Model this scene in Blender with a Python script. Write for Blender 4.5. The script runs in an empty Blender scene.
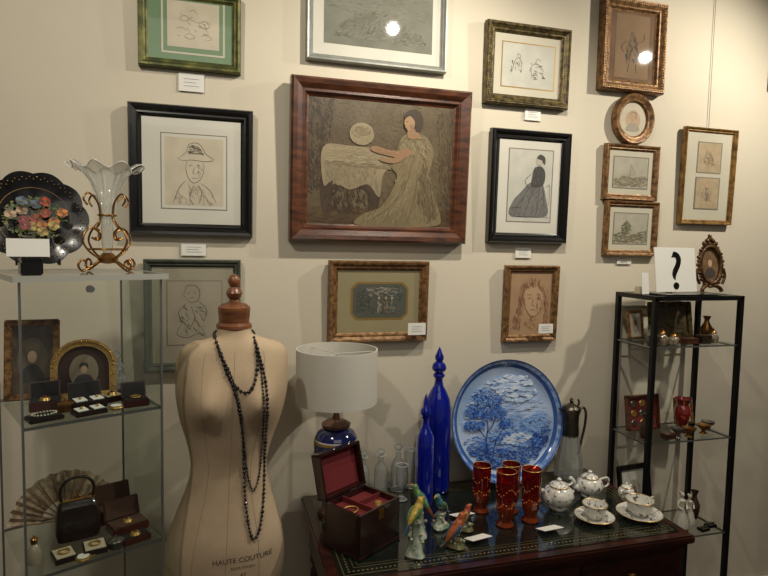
import bpy, bmesh, math, random
from mathutils import Matrix, Vector, Euler
random.seed(4)
sc=bpy.context.scene
try: sc.view_settings.view_transform='Standard'
except Exception: pass
pi=math.pi
def lin(c):
    r=[]
    for v in c:
        v=v/255.0
        r.append(v/12.92 if v<=.04045 else ((v+.055)/1.055)**2.4)
    return (r[0],r[1],r[2],1)
MC={}
def pm(name,c,rough=.5,metal=0,coat=0,bump=0,bs=60,var=0,vs=8,c2=None,ramp=(.35,.65),detail=4,stretch=None):
    if name in MC: return MC[name]
    m=bpy.data.materials.new(name); m.use_nodes=True; nt=m.node_tree; b=nt.nodes['Principled BSDF']
    b.inputs['Roughness'].default_value=rough; b.inputs['Metallic'].default_value=metal
    b.inputs['Coat Weight'].default_value=coat; b.inputs['Coat Roughness'].default_value=.03
    L=lin(c); b.inputs['Base Color'].default_value=L
    tc=nt.nodes.new('ShaderNodeTexCoord'); src=tc.outputs['Object']
    if stretch:
        mp=nt.nodes.new('ShaderNodeMapping'); mp.inputs['Scale'].default_value=stretch
        nt.links.new(src,mp.inputs[0]); src=mp.outputs[0]
    if var or c2:
        n=nt.nodes.new('ShaderNodeTexNoise'); n.inputs['Scale'].default_value=vs; n.inputs['Detail'].default_value=detail
        r=nt.nodes.new('ShaderNodeValToRGB'); r.color_ramp.elements[0].position=ramp[0]; r.color_ramp.elements[1].position=ramp[1]
        if c2: A,B=L,lin(c2)
        else:
            A=tuple(x*(1-var) for x in L[:3])+(1,); B=tuple(min(1,x*(1+var)) for x in L[:3])+(1,)
        r.color_ramp.elements[0].color=A; r.color_ramp.elements[1].color=B
        nt.links.new(src,n.inputs['Vector']); nt.links.new(n.outputs['Fac'],r.inputs['Fac']); nt.links.new(r.outputs['Color'],b.inputs['Base Color'])
    if bump:
        n2=nt.nodes.new('ShaderNodeTexNoise'); n2.inputs['Scale'].default_value=bs; n2.inputs['Detail'].default_value=3
        bp=nt.nodes.new('ShaderNodeBump'); bp.inputs['Strength'].default_value=bump; bp.inputs['Distance'].default_value=.004
        nt.links.new(src,n2.inputs['Vector']); nt.links.new(n2.outputs['Fac'],bp.inputs['Height']); nt.links.new(bp.outputs['Normal'],b.inputs['Normal'])
    MC[name]=m; return m
def glass(name,c=(250,252,252),edge=(170,178,178),body=None,alpha=0.0,refl=.8):
    """thin glass: see-through straight on, more reflective at grazing angles (two-sided safe)"""
    if name in MC: return MC[name]
    m=bpy.data.materials.new(name); m.use_nodes=True; nt=m.node_tree; nt.nodes.clear()
    N=nt.nodes.new; Lk=nt.links.new
    o=N('ShaderNodeOutputMaterial'); tr=N('ShaderNodeBsdfTransparent'); gl=N('ShaderNodeBsdfGlossy'); gl.inputs['Roughness'].default_value=.03
    lw=N('ShaderNodeLayerWeight'); lw.inputs['Blend'].default_value=.5
    mc=N('ShaderNodeMix'); mc.data_type='RGBA'; mc.inputs[6].default_value=lin(c); mc.inputs[7].default_value=lin(edge)
    p2=N('ShaderNodeMath'); p2.operation='POWER'; p2.inputs[1].default_value=2.5; Lk(lw.outputs['Facing'],p2.inputs[0]); Lk(p2.outputs[0],mc.inputs[0]); Lk(mc.outputs[2],tr.inputs['Color'])
    p=N('ShaderNodeMath'); p.operation='POWER'; p.inputs[1].default_value=5; Lk(lw.outputs['Facing'],p.inputs[0])
    q=N('ShaderNodeMath'); q.operation='MULTIPLY_ADD'; q.inputs[1].default_value=refl; q.inputs[2].default_value=.045; Lk(p.outputs[0],q.inputs[0])
    last=tr.outputs[0]
    if body:
        df=N('ShaderNodeBsdfPrincipled'); df.inputs['Base Color'].default_value=lin(body); df.inputs['Roughness'].default_value=.1
        m2=N('ShaderNodeMixShader'); m2.inputs[0].default_value=alpha; Lk(tr.outputs[0],m2.inputs[1]); Lk(df.outputs[0],m2.inputs[2]); last=m2.outputs[0]
    mx=N('ShaderNodeMixShader'); Lk(q.outputs[0],mx.inputs[0]); Lk(last,mx.inputs[1]); Lk(gl.outputs[0],mx.inputs[2]); Lk(mx.outputs[0],o.inputs[0])
    MC[name]=m; return m
def link(ob,parent=None):
    bpy.context.collection.objects.link(ob)
    if parent: ob.parent=parent
    return ob
def group(name,loc=(0,0,0),rot=(0,0,0)):
    e=bpy.data.objects.new(name,None); e.empty_display_size=.05; e.location=loc; e.rotation_euler=rot
    return link(e)
def mk(parent,name,v,f,mats,idx=None,smooth=True,loc=(0,0,0),rot=(0,0,0),merge=False,ang=40):
    me=bpy.data.meshes.new(name); me.from_pydata([tuple(p) for p in v],[],f)
    if not isinstance(mats,(list,tuple)): mats=[mats]
    for m in mats: me.materials.append(m)
    if idx:
        for p,i in zip(me.polygons,idx): p.material_index=i
    bm=bmesh.new(); bm.from_mesh(me)
    if merge is True: bmesh.ops.remove_doubles(bm,verts=bm.verts,dist=1e-6)
    if merge!='flat': bmesh.ops.recalc_face_normals(bm,faces=bm.faces)
    bm.to_mesh(me); bm.free()
    me.polygons.foreach_set('use_smooth',[smooth]*len(me.polygons))
    if smooth: me.set_sharp_from_angle(angle=math.radians(ang))
    ob=bpy.data.objects.new(name,me); ob.location=loc; ob.rotation_euler=rot
    return link(ob,parent)
def pane(parent,name,pts,mat): return mk(parent,name,pts,[tuple(range(len(pts)))],mat,smooth=False,merge='flat')
def box(parent,name,s,loc,mat,rot=(0,0,0),bev=0.0):
    me=bpy.data.meshes.new(name); bm=bmesh.new(); bmesh.ops.create_cube(bm,size=1)
    for v in bm.verts: v.co=Vector((v.co.x*s[0],v.co.y*s[1],v.co.z*s[2]))
    if bev: bmesh.ops.bevel(bm,geom=bm.edges[:],offset=bev,segments=2,affect='EDGES')
    bm.to_mesh(me); bm.free(); me.materials.append(mat)
    ob=bpy.data.objects.new(name,me); ob.location=loc; ob.rotation_euler=rot
    return link(ob,parent)
def lathe(parent,name,prof,mats,seg=32,loc=(0,0,0),rot=(0,0,0),mod=None,idx=None,ang=40):
    v=[];f=[];ii=[]
    for k,(r,z) in enumerate(prof):
        for i in range(seg):
            a=2*pi*i/seg; rr,zz=(r,z) if not mod else mod(r,z,a,k)
            v.append((rr*math.cos(a),rr*math.sin(a),zz))
    for k in range(len(prof)-1):
        for i in range(seg):
            j=(i+1)%seg; f.append((k*seg+i,k*seg+j,(k+1)*seg+j,(k+1)*seg+i)); ii.append(idx[k] if idx else 0)
    return mk(parent,name,v,f,mats,ii if idx else None,loc=loc,rot=rot,ang=ang,merge=(not idx))
def scaled(o,sx,sy,sz):
    for q in o.data.vertices: q.co=Vector((q.co.x*sx,q.co.y*sy,q.co.z*sz))
    return o
def frames_of(pts,closed=False):
    P=[Vector(p) for p in pts]; n=len(P); T=[]
    for i in range(n):
        if closed: t=P[(i+1)%n]-P[i-1]
        else: t=P[min(i+1,n-1)]-P[max(i-1,0)]
        T.append(t.normalized() if t.length>1e-9 else Vector((0,0,1)))
    up=Vector((0,0,1)) if abs(T[0].z)<.9 else Vector((1,0,0))
    N=[(up-T[0]*up.dot(T[0])).normalized()]
    for i in range(1,n):
        q=N[-1]-T[i]*N[-1].dot(T[i])
        N.append(q.normalized() if q.length>1e-6 else N[-1])
    return P,T,N
def tube(parent,name,pts,r,mat,seg=8,closed=False,flat=1.0,loc=(0,0,0),rot=(0,0,0)):
    P,T,N=frames_of(pts,closed); n=len(P); v=[];f=[]
    for i in range(n):
        B=T[i].cross(N[i]); ri=r[min(i,len(r)-1)] if isinstance(r,(list,tuple)) else r
        for k in range(seg):
            a=2*pi*k/seg; v.append(P[i]+N[i]*ri*math.cos(a)+B*ri*flat*math.sin(a))
    for i in range(n if closed else n-1):
        j=(i+1)%n
        for k in range(seg):
            l=(k+1)%seg; f.append((i*seg+k,i*seg+l,j*seg+l,j*seg+k))
    if not closed:
        f.append(tuple(range(seg))[::-1]); f.append(tuple((n-1)*seg+k for k in range(seg)))
    return mk(parent,name,v,f,mat,loc=loc,rot=rot,ang=60)
def beads(parent,name,pts,r,mat,scale=(1,1,1)):
    v=[];f=[]
    bm=bmesh.new(); bmesh.ops.create_icosphere(bm,subdivisions=1,radius=1); bv=[x.co.copy() for x in bm.verts]; bf=[[x.index for x in q.verts] for q in bm.faces]; bm.free()
    for i,p in enumerate(pts):
        ri=r[i] if isinstance(r,(list,tuple)) else r
        o=len(v); v+=[(p[0]+q.x*ri*scale[0],p[1]+q.y*ri*scale[1],p[2]+q.z*ri*scale[2]) for q in bv]; f+=[tuple(o+k for k in q) for q in bf]
    return mk(parent,name,v,f,mat,ang=90)
def ell(parent,name,s,loc,mat,rot=(0,0,0),seg=20):
    prof=[(math.sin(pi*i/12),-math.cos(pi*i/12)) for i in range(13)]
    return scaled(lathe(parent,name,prof,mat,seg=seg,loc=loc,rot=rot,ang=180),*s)
def cat(pts,n=6,closed=False):
    P=[Vector(p) for p in pts]; m=len(P); out=[]
    for i in range(m if closed else m-1):
        if closed: a,b,c,d=P[i-1],P[i],P[(i+1)%m],P[(i+2)%m]
        else: a,b,c,d=P[max(i-1,0)],P[i],P[i+1],P[min(i+2,m-1)]
        for k in range(n):
            t=k/n; out.append(.5*((2*b)+(c-a)*t+(2*a-5*b+4*c-d)*t*t+(3*b-a-3*c+d)*t**3))
    if not closed: out.append(P[-1])
    return out
def circ(r,z=0,n=28,rx=1,ry=1): return [(r*rx*math.cos(2*pi*i/n),r*ry*math.sin(2*pi*i/n),z) for i in range(n)]

# ---------- materials
WALL=pm('wall_plaster',(205,196,176),.85,bump=.12,bs=35,var=.03,vs=2)
BLACK=pm('black_lacquer',(14,13,13),.25,coat=.3,bump=.05)
BLKM=pm('black_metal',(16,16,17),.4,metal=.3)
GOLD=pm('gilt_wood',(172,134,76),.38,metal=.6,bump=.5,bs=90,c2=(104,76,40),vs=40)
DGOLD=pm('dark_gilt',(112,96,56),.42,metal=.5,bump=.6,bs=140,c2=(50,44,28),vs=60)
OLIVE=pm('olive_gilt',(112,110,58),.45,metal=.4,bump=.4,bs=80,c2=(66,72,38),vs=30)
BRGOLD=pm('brown_gilt',(152,114,70),.4,metal=.35,bump=.6,bs=140,c2=(88,60,36),vs=60)
WOODF=pm('frame_walnut',(98,56,34),.35,coat=.3,c2=(58,32,20),vs=14,stretch=(1,1,4),bump=.1)
SILVER=pm('silver_grey_frame',(140,142,135),.4,metal=.4,var=.1,vs=30)
GREYF=pm('grey_green_frame',(74,80,70),.5,metal=.2,var=.2,vs=40,bump=.2)
THING=pm('gilt_slip',(176,142,78),.35,metal=.6)
MATW=pm('mat_offwhite',(200,197,184),.8,coat=.8,var=.03)
PAPER=pm('paper_cream',(190,180,158),.8,coat=.8,var=.06,vs=20)
PAPERG=pm('paper_greywhite',(184,182,170),.8,coat=.8,var=.06,vs=20)
MATC=pm('mat_cream',(190,184,164),.8,coat=.8,var=.03)
MATG=pm('mat_green',(106,132,98),.8,coat=.8,var=.05)
INK=pm('ink_dark',(60,54,50),.8,coat=.8)
INKM=pm('ink_mid',(124,114,102),.8,coat=.8)
INKL=pm('ink_light',(156,146,130),.8,coat=.8)
INKB=pm('sanguine',(120,68,46),.8,coat=.8)
CARD=pm('card_white',(222,220,212),.8)
CARDI=pm('card_ink',(120,116,110),.8)
MAHOG=pm('mahogany',(58,24,17),.28,coat=.5,c2=(32,13,10),vs=9,stretch=(1,4,4))
GLS=glass('clear_glass',(246,248,248),(110,116,116),body=(225,230,232),alpha=.12)
SHG=glass('shelf_glass',(246,250,247),(190,205,198),refl=.6)
BRASS=pm('aged_brass',(150,108,58),.3,metal=.9,var=.15,vs=30)
PEWT=pm('pewter',(130,128,122),.3,metal=.9,var=.1)
CHROME=pm('metal_strip',(150,152,150),.3,metal=.8)

# ---------- room
box(None,'wall_back',(9,.2,3.2),(1,.1,1.5),WALL)
box(None,'wall_left',(.2,4.6,3.2),(-2.6,-2.3,1.5),WALL)
box(None,'wall_right',(.2,4.6,3.2),(4.6,-2.3,1.5),WALL)
box(None,'floor',(7.4,4.6,.1),(1,-2.3,-.05),pm('floor_oak',(92,62,40),.45,coat=.2,c2=(62,40,26),vs=5,stretch=(1,7,1)))
box(None,'ceiling',(7.4,4.6,.1),(1,-2.3,3.15),pm('ceiling_paint',(215,211,203),.9))
box(None,'baseboard_back',(7,.018,.12),(1,-.010,.06),pm('trim_paint',(205,198,180),.5),bev=.004)

# ---------- flat artwork helper
def inside(p,poly):
    x,y=p; c=False; n=len(poly)
    for i in range(n):
        (x1,y1),(x2,y2)=poly[i],poly[i-1]
        if (y1>y)!=(y2>y) and x<(x2-x1)*(y-y1)/(y2-y1)+x1: c=not c
    return c
class Art:
    def __init__(s,root,bb,w,h,y): s.r=root; s.bb=bb; s.w=w; s.h=h; s.y=y; s.n=0
    def p(s,q):
        a,b,c,d=s.bb; return ((q[0]-(a+c)/2)/(c-a)*s.w, -(q[1]-(b+d)/2)/(d-b)*s.h)
    def lift(s): s.n+=1; return s.y-.0003*s.n
    def poly(s,name,pts,mat,smooth=True):
        y=s.lift(); q=[s.p(t) for t in pts]
        if smooth: q=[(v.x,v.z) for v in cat([(a,0,b) for a,b in q],5,True)]
        v=[(a,y,b) for a,b in q]; ar=sum(q[i-1][0]*q[i][1]-q[i][0]*q[i-1][1] for i in range(len(q)))
        f=tuple(range(len(v)))
        if ar<0: f=f[::-1]
        return mk(s.r,name,v,[f],mat,smooth=False,merge='flat')
    def rect(s,name,x0,y0,x1,y1,mat): return s.poly(name,[(x0,y0),(x1,y0),(x1,y1),(x0,y1)],mat,False)
    def oval(s,name,cx,cy,rx,ry,mat): return s.poly(name,[(cx+rx*math.cos(a*pi/12),cy+ry*math.sin(a*pi/12)) for a in range(24)],mat,False)
    def lines(s,name,Ls,mat,wd=.0022,smooth=True):
        y=s.lift(); v=[];f=[]
        for Lp in Ls:
            q=[s.p(t) for t in Lp]
            if smooth and len(q)>2: q=[(t.x,t.z) for t in cat([(a,0,b) for a,b in q],4)]
            n=len(q); o=len(v)
            for i in range(n):
                a=q[max(i-1,0)]; b=q[min(i+1,n-1)]; dx,dz=b[0]-a[0],b[1]-a[1]; l=math.hypot(dx,dz) or 1
                k=wd/2*(.35+.65*math.sin(pi*(i+.5)/n)); nx,nz=-dz/l*k,dx/l*k
                v+=[(q[i][0]+nx,y,q[i][1]+nz),(q[i][0]-nx,y,q[i][1]-nz)]
            for i in range(n-1): f.append((o+2*i,o+2*i+1,o+2*i+3,o+2*i+2))
        return mk(s.r,name,v,f,mat,smooth=False,merge='flat')
    def dabs(s,name,poly,n,mats,L,wd,ang=0,jit=.5):
        """brush / pen strokes scattered inside a region; L, wd in art units"""
        y=s.lift(); xs=[p[0] for p in poly]; ys=[p[1] for p in poly]; v=[];f=[];ii=[]; tries=0
        while len(f)<n and tries<n*8:
            tries+=1; c=(random.uniform(min(xs),max(xs)),random.uniform(min(ys),max(ys)))
            if not inside(c,poly): continue
            t=ang+random.uniform(-jit,jit); l=L*random.uniform(.5,1.3)/2; w=wd*random.uniform(.6,1.3)/2; ct,st=math.cos(t),math.sin(t)
            ends=((c[0]+l*ct,c[1]+l*st),(c[0]-l*ct,c[1]-l*st))
            if not (inside(ends[0],poly) and inside(ends[1],poly)): l*=.45
            dy=random.random()*.00028; o=len(v)
            for a,b in((-l,-w*.4),(-l*.3,-w),(l*.6,-w*.8),(l,0),(l*.6,w*.8),(-l*.3,w),(-l,w*.4)):
                q=s.p((c[0]+a*ct-b*st,c[1]+a*st+b*ct)); v.append((q[0],y-dy,q[1]))
            f.append(tuple(range(o,o+7))[::-1]); ii.append(random.randrange(len(mats)))
        return mk(s.r,name,v,f,mats,ii,smooth=False,merge='flat')
def frame(name,x,z,w,h,bb,prof,mats,idx,back,tilt=1.5,ornament=None):
    t=math.radians(tilt)
    root=group(name,(x,-(h/2*math.sin(t)+.002),z),(t,0,0))
    v=[];f=[];ii=[]
    P=[(0,0)]+prof
    for d,hh in P:
        for sx,sz in((-1,-1),(1,-1),(1,1),(-1,1)): v.append((sx*(w/2-d),-hh,sz*(h/2-d)))
    for k in range(len(P)-1):
        for i in range(4):
            j=(i+1)%4; f.append((k*4+i,k*4+j,(k+1)*4+j,(k+1)*4+i)); ii.append(idx[max(0,k-1)] if k else idx[0])
    mk(root,'moulding',v,f,mats,ii,smooth=False)
    d,hh=prof[-1]
    box(root,'backing',(w-2*d+.004,.006,h-2*d+.004),(0,-(hh-.004),0),back)
    if ornament:
        om,od,oh,orr,gap=ornament; pts=[]
        W,H=w/2-od,h/2-od
        for sgn in(-1,1):
            n=int(2*W/gap)
            for i in range(n+1): pts.append((-W+2*W*i/n,-oh,sgn*H))
            n=int(2*H/gap)
            for i in range(1,n): pts.append((sgn*W,-oh,-H+2*H*i/n))
        beads(root,'ornament',pts,orr,om)
    return root,Art(root,bb,w,h,-(hh-.001)-.0003)
def addframe(name,x,z,w,h,bb,fw,dep,mats,back,slip=0,tilt=1.5,orn=None):
    p=[(.001,dep*.8),(fw*.15,dep),(fw*.4,dep*.95),(fw*.7,dep*.7),(fw*.85,dep*.72),(fw,dep*.5)]; i=[0]*6
    if slip: p.append((fw+slip,dep*.42)); i=[0]*6+[1]
    return frame(name,x,z,w,h,bb,p,mats,i,back,tilt,orn)
RC=lambda x0,y0,x1,y1:[(x0,y0),(x1,y0),(x1,y1),(x0,y1)]

def pictures():
    r,a=addframe('framed_bird_sketch',-.087,2.380,.325,.252,(137,-11,242,70),.026,.03,[OLIVE,THING],MATG,.004)
    a.rect('inner_line',160,-6,225,54,MATC); a.rect('inner_mat',162,-4,223,52,MATG); a.rect('paper',166,0,219,47,PAPER)
    a.lines('sketch',[[(178,18),(183,14),(188,17),(184,20),(178,18)],[(188,17),(192,15)],[(198,22),(204,18),(209,23),(204,26),(198,24)],[(183,36),(188,32),(194,36),(188,38),(183,36)],[(175,28),(181,27),(186,30)],[(200,34),(206,32),(211,36),(205,38)],[(188,10),(193,8),(197,12)]],INKM,.0018)
    a.dabs('hatching',[(178,12),(212,16),(208,38),(176,36)],26,[INKM,INKL],5,.5,.6,.5)
    r,a=addframe('framed_landscape_drawing',.559,2.480,.525,.302,(307,-26,449,66),.022,.03,[SILVER,DGOLD],MATW,.003,tilt=0)
    GW0=[pm('grey_wash%d'%i,c,.8,coat=.9) for i,c in enumerate(((124,124,110),(112,112,98),(134,132,118),(96,96,84)))]
    a.rect('picture',324,-20,434,46,pm('grey_wash',(124,124,110),.8,coat=.9,c2=(104,104,92),vs=6))
    a.poly('mountain',[(335,34),(352,14),(368,6),(384,14),(396,8),(412,20),(424,34),(380,38)],pm('wash_dark',(100,100,88),.8,coat=.9,c2=(118,116,102),vs=25))
    a.dabs('sky_strokes',RC(326,-18,432,12),200,GW0[:3],8,.7,.1,.3); a.dabs('scrub',[(332,38),(350,14),(372,4),(396,8),(420,22),(430,40)],320,GW0+[pm('wash_deep',(76,76,66),.8,coat=.9)],5,.6,-.6,.8)
    r,a=addframe('framed_figure_sketch',1.162,2.392,.365,.308,(486,25,570,106),.036,.032,[DGOLD,BLACK],MATC,.004,orn=(DGOLD,.012,.03,.0045,.009))
    a.rect('gold_line',502,43,556,88,THING); a.rect('paper',503,44,555,87,PAPERG)
    a.lines('sketch',[[(513,72),(515,62),(519,58),(522,64),(521,73)],[(517,58),(518,54),(521,57),(519,59)],[(530,70),(534,63),(541,64),(545,70)],[(532,72),(533,77)],[(543,71),(544,77)],[(536,62),(538,57),(541,60)]],INK,.0016)
    a.dabs('hatching',[(512,60),(523,60),(523,75),(511,75)],20,[INK,INKM],4,.45,1.2,.3); a.dabs('hatching_2',[(530,60),(545,62),(547,78),(529,78)],24,[INK,INKM],4,.45,.4,.6)
    r,a=addframe('framed_standing_figure',1.640,2.518,.308,.367,(602,0,666,91),.042,.04,[BRGOLD,THING],pm('mat_brown',(112,84,56),.8,coat=.9,c2=(90,66,44),vs=10),.006,tilt=0,orn=(GOLD,.012,.037,.0055,.0105))
    a.rect('paper',617,14,651,77,pm('paper_brown',(124,98,68),.8,coat=.9,var=.1))
    BW=[pm('brown_wash%d'%i,c,.8,coat=.9) for i,c in enumerate(((84,70,58),(100,84,66),(66,56,48)))]
    a.dabs('figure_wash',[(630,36),(637,36),(641,46),(642,62),(627,62),(628,46)],80,BW,5,1.1,1.4,.3); a.oval('head',634,33,2,2.6,BW[1])
    a.lines('sketch',[[(628,40),(623,46),(626,52)],[(640,40),(645,38),(646,31)],[(631,62),(630,71)],[(638,62),(639,71)]],BW[2],.0022)
    r,a=addframe('framed_portrait_sketch',-.083,1.918,.398,.430,(128,106,253,236),.036,.03,[BLACK,THING],MATW,.005)
    a.rect('line_outer',159,133,226,209,INKM); a.rect('line_gap',160,134,225,208,MATW); a.rect('paper',163,137,222,205,PAPER)
    a.lines('sketch',[[(176,158),(184,152),(188,143),(198,143),(204,152),(212,158),(203,160),(191,159),(181,160),(176,158)],[(185,160),(184,168),(186,176),(191,182),(198,179),(202,170),(202,161)],
      [(187,165),(190,164)],[(195,165),(198,164)],[(193,166),(191,172),(194,173)],[(190,177),(195,177)],[(184,180),(177,188),(171,203)],[(199,182),(209,190),(215,203)],[(191,185),(188,196),(191,204)],[(196,184),(200,192),(197,203)],
      [(186,151),(202,153)]],INK,.0018)
    a.dabs('hat_shading',[(185,153),(189,144),(197,144),(203,154)],60,[INKM,INK],5,.45,.3,.3)
    a.dabs('coat_hatching',[(176,190),(186,182),(198,184),(210,192),(214,204),(172,204)],60,[INKM,INKL],7,.45,1.1,.4); a.dabs('cheek_hatching',[(196,163),(202,163),(200,176),(195,180)],16,[INKM],4,.4,1.0,.2)
    # oil painting
    def P(*cs): return [pm('oil_%d_%d_%d'%c,c,.45,coat=.3) for c in cs]
    def PN(n,c,c2,vs=9): return pm(n,c,.45,coat=.3,c2=c2,vs=vs,detail=8,bump=.15,bs=120)
    BGc=P((94,80,58),(87,74,53),(101,87,64),(91,78,56)); DKc=P((64,51,37),(70,56,41),(58,46,34)); CLc=P((146,133,104),(137,124,96),(154,141,112),(124,110,84)); DRc=P((126,112,82),(118,104,75),(134,120,88),(104,91,66)); SKc=P((158,126,95),(144,112,82)); FLc=P((78,61,40),(85,67,45),(70,54,37))
    r,a=addframe('framed_oil_painting',.576,1.979,.672,.567,(289,85,467,242),.058,.05,[WOODF,THING],PN('oil_ground',(84,70,50),(104,90,66),5),.006,tilt=2.5)
    full=RC(306,102,452,229)
    a.dabs('background',full,1100,BGc,7,1.3,.7,1.5)
    a.dabs('dark_left',[(305,103),(330,103),(326,150),(318,190),(305,200)],300,DKc+BGc[1:2],7,1.5,1.3,.5)
    a.dabs('dark_right',[(432,110),(453,103),(453,215),(438,200),(436,150)],300,DKc[1:2]+BGc[1:2]+BGc[3:]+FLc[:1],7,1.5,1.4,.4)
    a.poly('floor',[(305,210),(340,207),(400,210),(453,206),(453,230),(305,230)],PN('oil_floor',(74,58,38),(90,72,48)),False); a.dabs('floor_strokes',[(306,208),(452,208),(452,229),(306,229)],300,FLc,9,1.0,0,.3)
    a.poly('table_side',[(322,172),(372,180),(374,214),(366,218),(362,190),(332,188),(329,214),(321,214)],PN('oil_table',(56,44,32),(72,57,41))); a.dabs('table_strokes',[(322,175),(372,182),(370,216),(322,212)],160,DKc,7,1,1.5,.3)
    a.poly('cloth',[(320,150),(345,147),(392,150),(397,162),(380,172),(376,196),(364,184),(346,190),(330,182),(321,186)],PN('oil_cloth',(130,117,90),(146,132,104),12))
    a.dabs('cloth_top',[(322,150),(345,148),(391,151),(395,160),(360,166),(322,164)],190,[CLc[0],CLc[2]],7,.9,0,.3); a.dabs('cloth_drop',[(322,163),(372,166),(376,194),(364,183),(346,188),(322,184)],200,[CLc[1],CLc[3],CLc[1]],6,1,1.5,.3)
    a.dabs('cloth_edge',[(322,162),(396,164),(394,168),(322,167)],60,[CLc[3]],7,.8,.05,.1)
    a.oval('basket',357,135,12,11,CLc[0]); a.oval('basket_hollow',358,132,8,5,CLc[3]); a.dabs('basket_weave',[(346,130),(357,125),(368,130),(368,142),(357,146),(346,141)],90,[CLc[2],CLc[0],CLc[3],CLc[1]],3,.8,.8,1)
    dress=[(396,137),(406,130),(421,133),(430,148),(427,168),(431,190),(440,214),(434,224),(385,226),(352,224),(360,214),(378,206),(388,190),(393,174),(388,166),(392,150)]
    a.poly('dress',dress,PN('oil_dress',(112,98,71),(128,114,84),10)); a.dabs('dress_strokes',dress,480,DRc,8,1.0,1.9,.3)
    a.dabs('dress_shadow',[(420,152),(426,168),(430,190),(437,214),(424,222),(414,200),(416,176)],150,DRc[3:]+BGc[1:2],8,1.1,1.4,.2)
    a.dabs('skirt_light',[(398,174),(408,178),(402,200),(380,220),(362,220),(388,202)],110,[DRc[2],CLc[1]],9,.9,2.1,.2)
    a.lines('folds',[[(408,160),(402,184),(384,214)],[(414,170),(412,196),(404,222)],[(402,178),(390,202),(368,220)],[(420,160),(424,190),(430,216)]],DRc[3],.004)
    a.dabs('shawl',[(398,137),(406,131),(420,133),(429,148),(425,158),(412,152),(398,158),(393,148)],150,[CLc[1],CLc[0],DRc[2]],5,1,.9,.4)
    a.poly('arm',[(400,146),(409,150),(398,156),(380,154),(368,151),(366,147),(372,146),(384,149),(394,149)],SKc[1]); a.dabs('arm_light',[(370,148),(400,149),(396,154),(376,152)],30,SKc,5,.8,.1,.2)
    a.poly('far_arm',[(396,150),(398,158),(388,162),(376,160),(376,157),(388,157)],SKc[1])
    a.poly('neck',[(403,127),(412,127),(414,135),(403,136)],SKc[1]); a.oval('face',404,121,5.5,7.5,SKc[0]); a.poly('hair',[(399,117),(401,110),(410,107),(416,112),(418,121),(414,129),(410,128),(409,119),(404,114)],DKc[0]); a.dabs('face_shade',[(404,122),(409,118),(409,127),(405,128)],14,[SKc[1]],2.5,.8,1.3,.2); a.lines('features',[[(400,120),(402,119.5)],[(399.5,123),(399,124),(400,124.5)],[(400,126),(402,126)]],DKc[0],.0016)
    a.lines('signature',[[(316,222),(322,219),(328,223),(336,220),(344,223),(352,220)]],DKc[2],.002)
    # seated lady
    r,a=addframe('framed_seated_lady_drawing',1.187,1.925,.350,.440,(490,130,569,243),.034,.032,[BLACK,THING],MATW,.005)
    a.rect('line_outer',508,148,553,222,INKM); a.rect('paper',509,149,552,221,PAPERG)
    GG=[pm('graphite%d'%i,c,.8,coat=.8) for i,c in enumerate(((88,86,84),(108,106,102),(126,124,119),(64,62,60)))]
    sk=[(511,215),(514,201),(522,191),(530,182),(542,181),(547,197),(549,214),(530,217)]
    a.poly('skirt',sk,GG[1]); a.dabs('skirt_stripes',sk,300,GG[:3],6,.5,1.9,.2); a.lines('skirt_folds',[[(532,184),(522,200),(515,214)],[(536,184),(530,200),(525,216)],[(540,184),(539,200),(537,216)],[(543,184),(545,200),(546,214)]],GG[3],.0022)
    a.poly('bodice',[(534,167),(541,165),(545,172),(543,184),(532,186),(532,176)],GG[3]); a.dabs('bodice_lights',[(534,166),(541,165),(545,172),(544,184),(532,186)],24,GG[:1],4,.5,1.2,.3)
    a.oval('head',538.5,160,3,4.2,pm('paper_skin',(172,164,148),.8,coat=.8)); a.poly('hair',[(536,157),(539,153),(544,156),(544,163),(541,159)],GG[3])
    a.lines('sketch',[[(532,172),(525,180),(530,187),(534,186)],[(511,208),(522,206)],[(546,186),(550,184),(550,204)],[(512,216),(550,216)]],GG[0],.0018)
    # oval miniature
    root=group('oval_framed_miniature',(1.662,-.004,2.227))
    scaled(lathe(root,'moulding',[(1,0),(1,.8),(.95,1),(.85,.9),(.8,.75),(.72,.7),(.66,.5),(.66,.3)],BRGOLD,seg=48,rot=(pi/2,0,0)),.098,.105,.03)
    a=Art(root,(613,93,657,143),.196,.21,-.012)
    skin=pm('mini_skin',(178,146,118),.8,coat=.8)
    a.oval('paper',635,118,15.5,18,PAPER); a.oval('vignette',635,119,8,10,pm('paper_tan',(176,152,122),.8,coat=.8,var=.1)); a.poly('bust',[(628,129),(630,123),(635,121),(640,123),(642,129)],INKL); a.oval('face',635,116,2.6,3.6,skin); a.lines('sketch',[[(632,114),(634,111),(638,112),(638,118)]],INKM,.003)
    for nm,x,z,w,h,seed in(('framed_small_landscape',1.665,2.008,.265,.230,0),('framed_small_landscape',1.678,1.775,.262,.231,1)):
        r,a=addframe(nm,x,z,w,h,(0,0,54,57),.022,.024,[BRGOLD,THING],MATC,.004)
        a.rect('line',9,12,45,45,INKM); a.rect('picture',10,13,44,44,pm('watercolour_sky',(176,170,150),.8,coat=.8,c2=(156,152,136),vs=14))
        WL=[pm('watercolour%d%d'%(seed,i),c,.8,coat=.8) for i,c in enumerate(((130,122,98),(142,132,106),(112,106,84)) if not seed else ((130,118,90),(112,106,80),(94,94,72)))]
        a.dabs('land',[(10,35),(20,31),(30,34),(44,30),(44,43),(10,43)],170,WL,5,1.0,0,.4)
        if seed: a.dabs('tree',[(18,34),(17,26),(22,20),(28,24),(27,34)],90,WL[1:],2.5,1.1,.5,1.5)
        else: a.lines('boat',[[(26,33),(27,20)],[(27,21),(32,30),(26,31)],[(21,34),(33,34)]],INKM,.0022,False)
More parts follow.
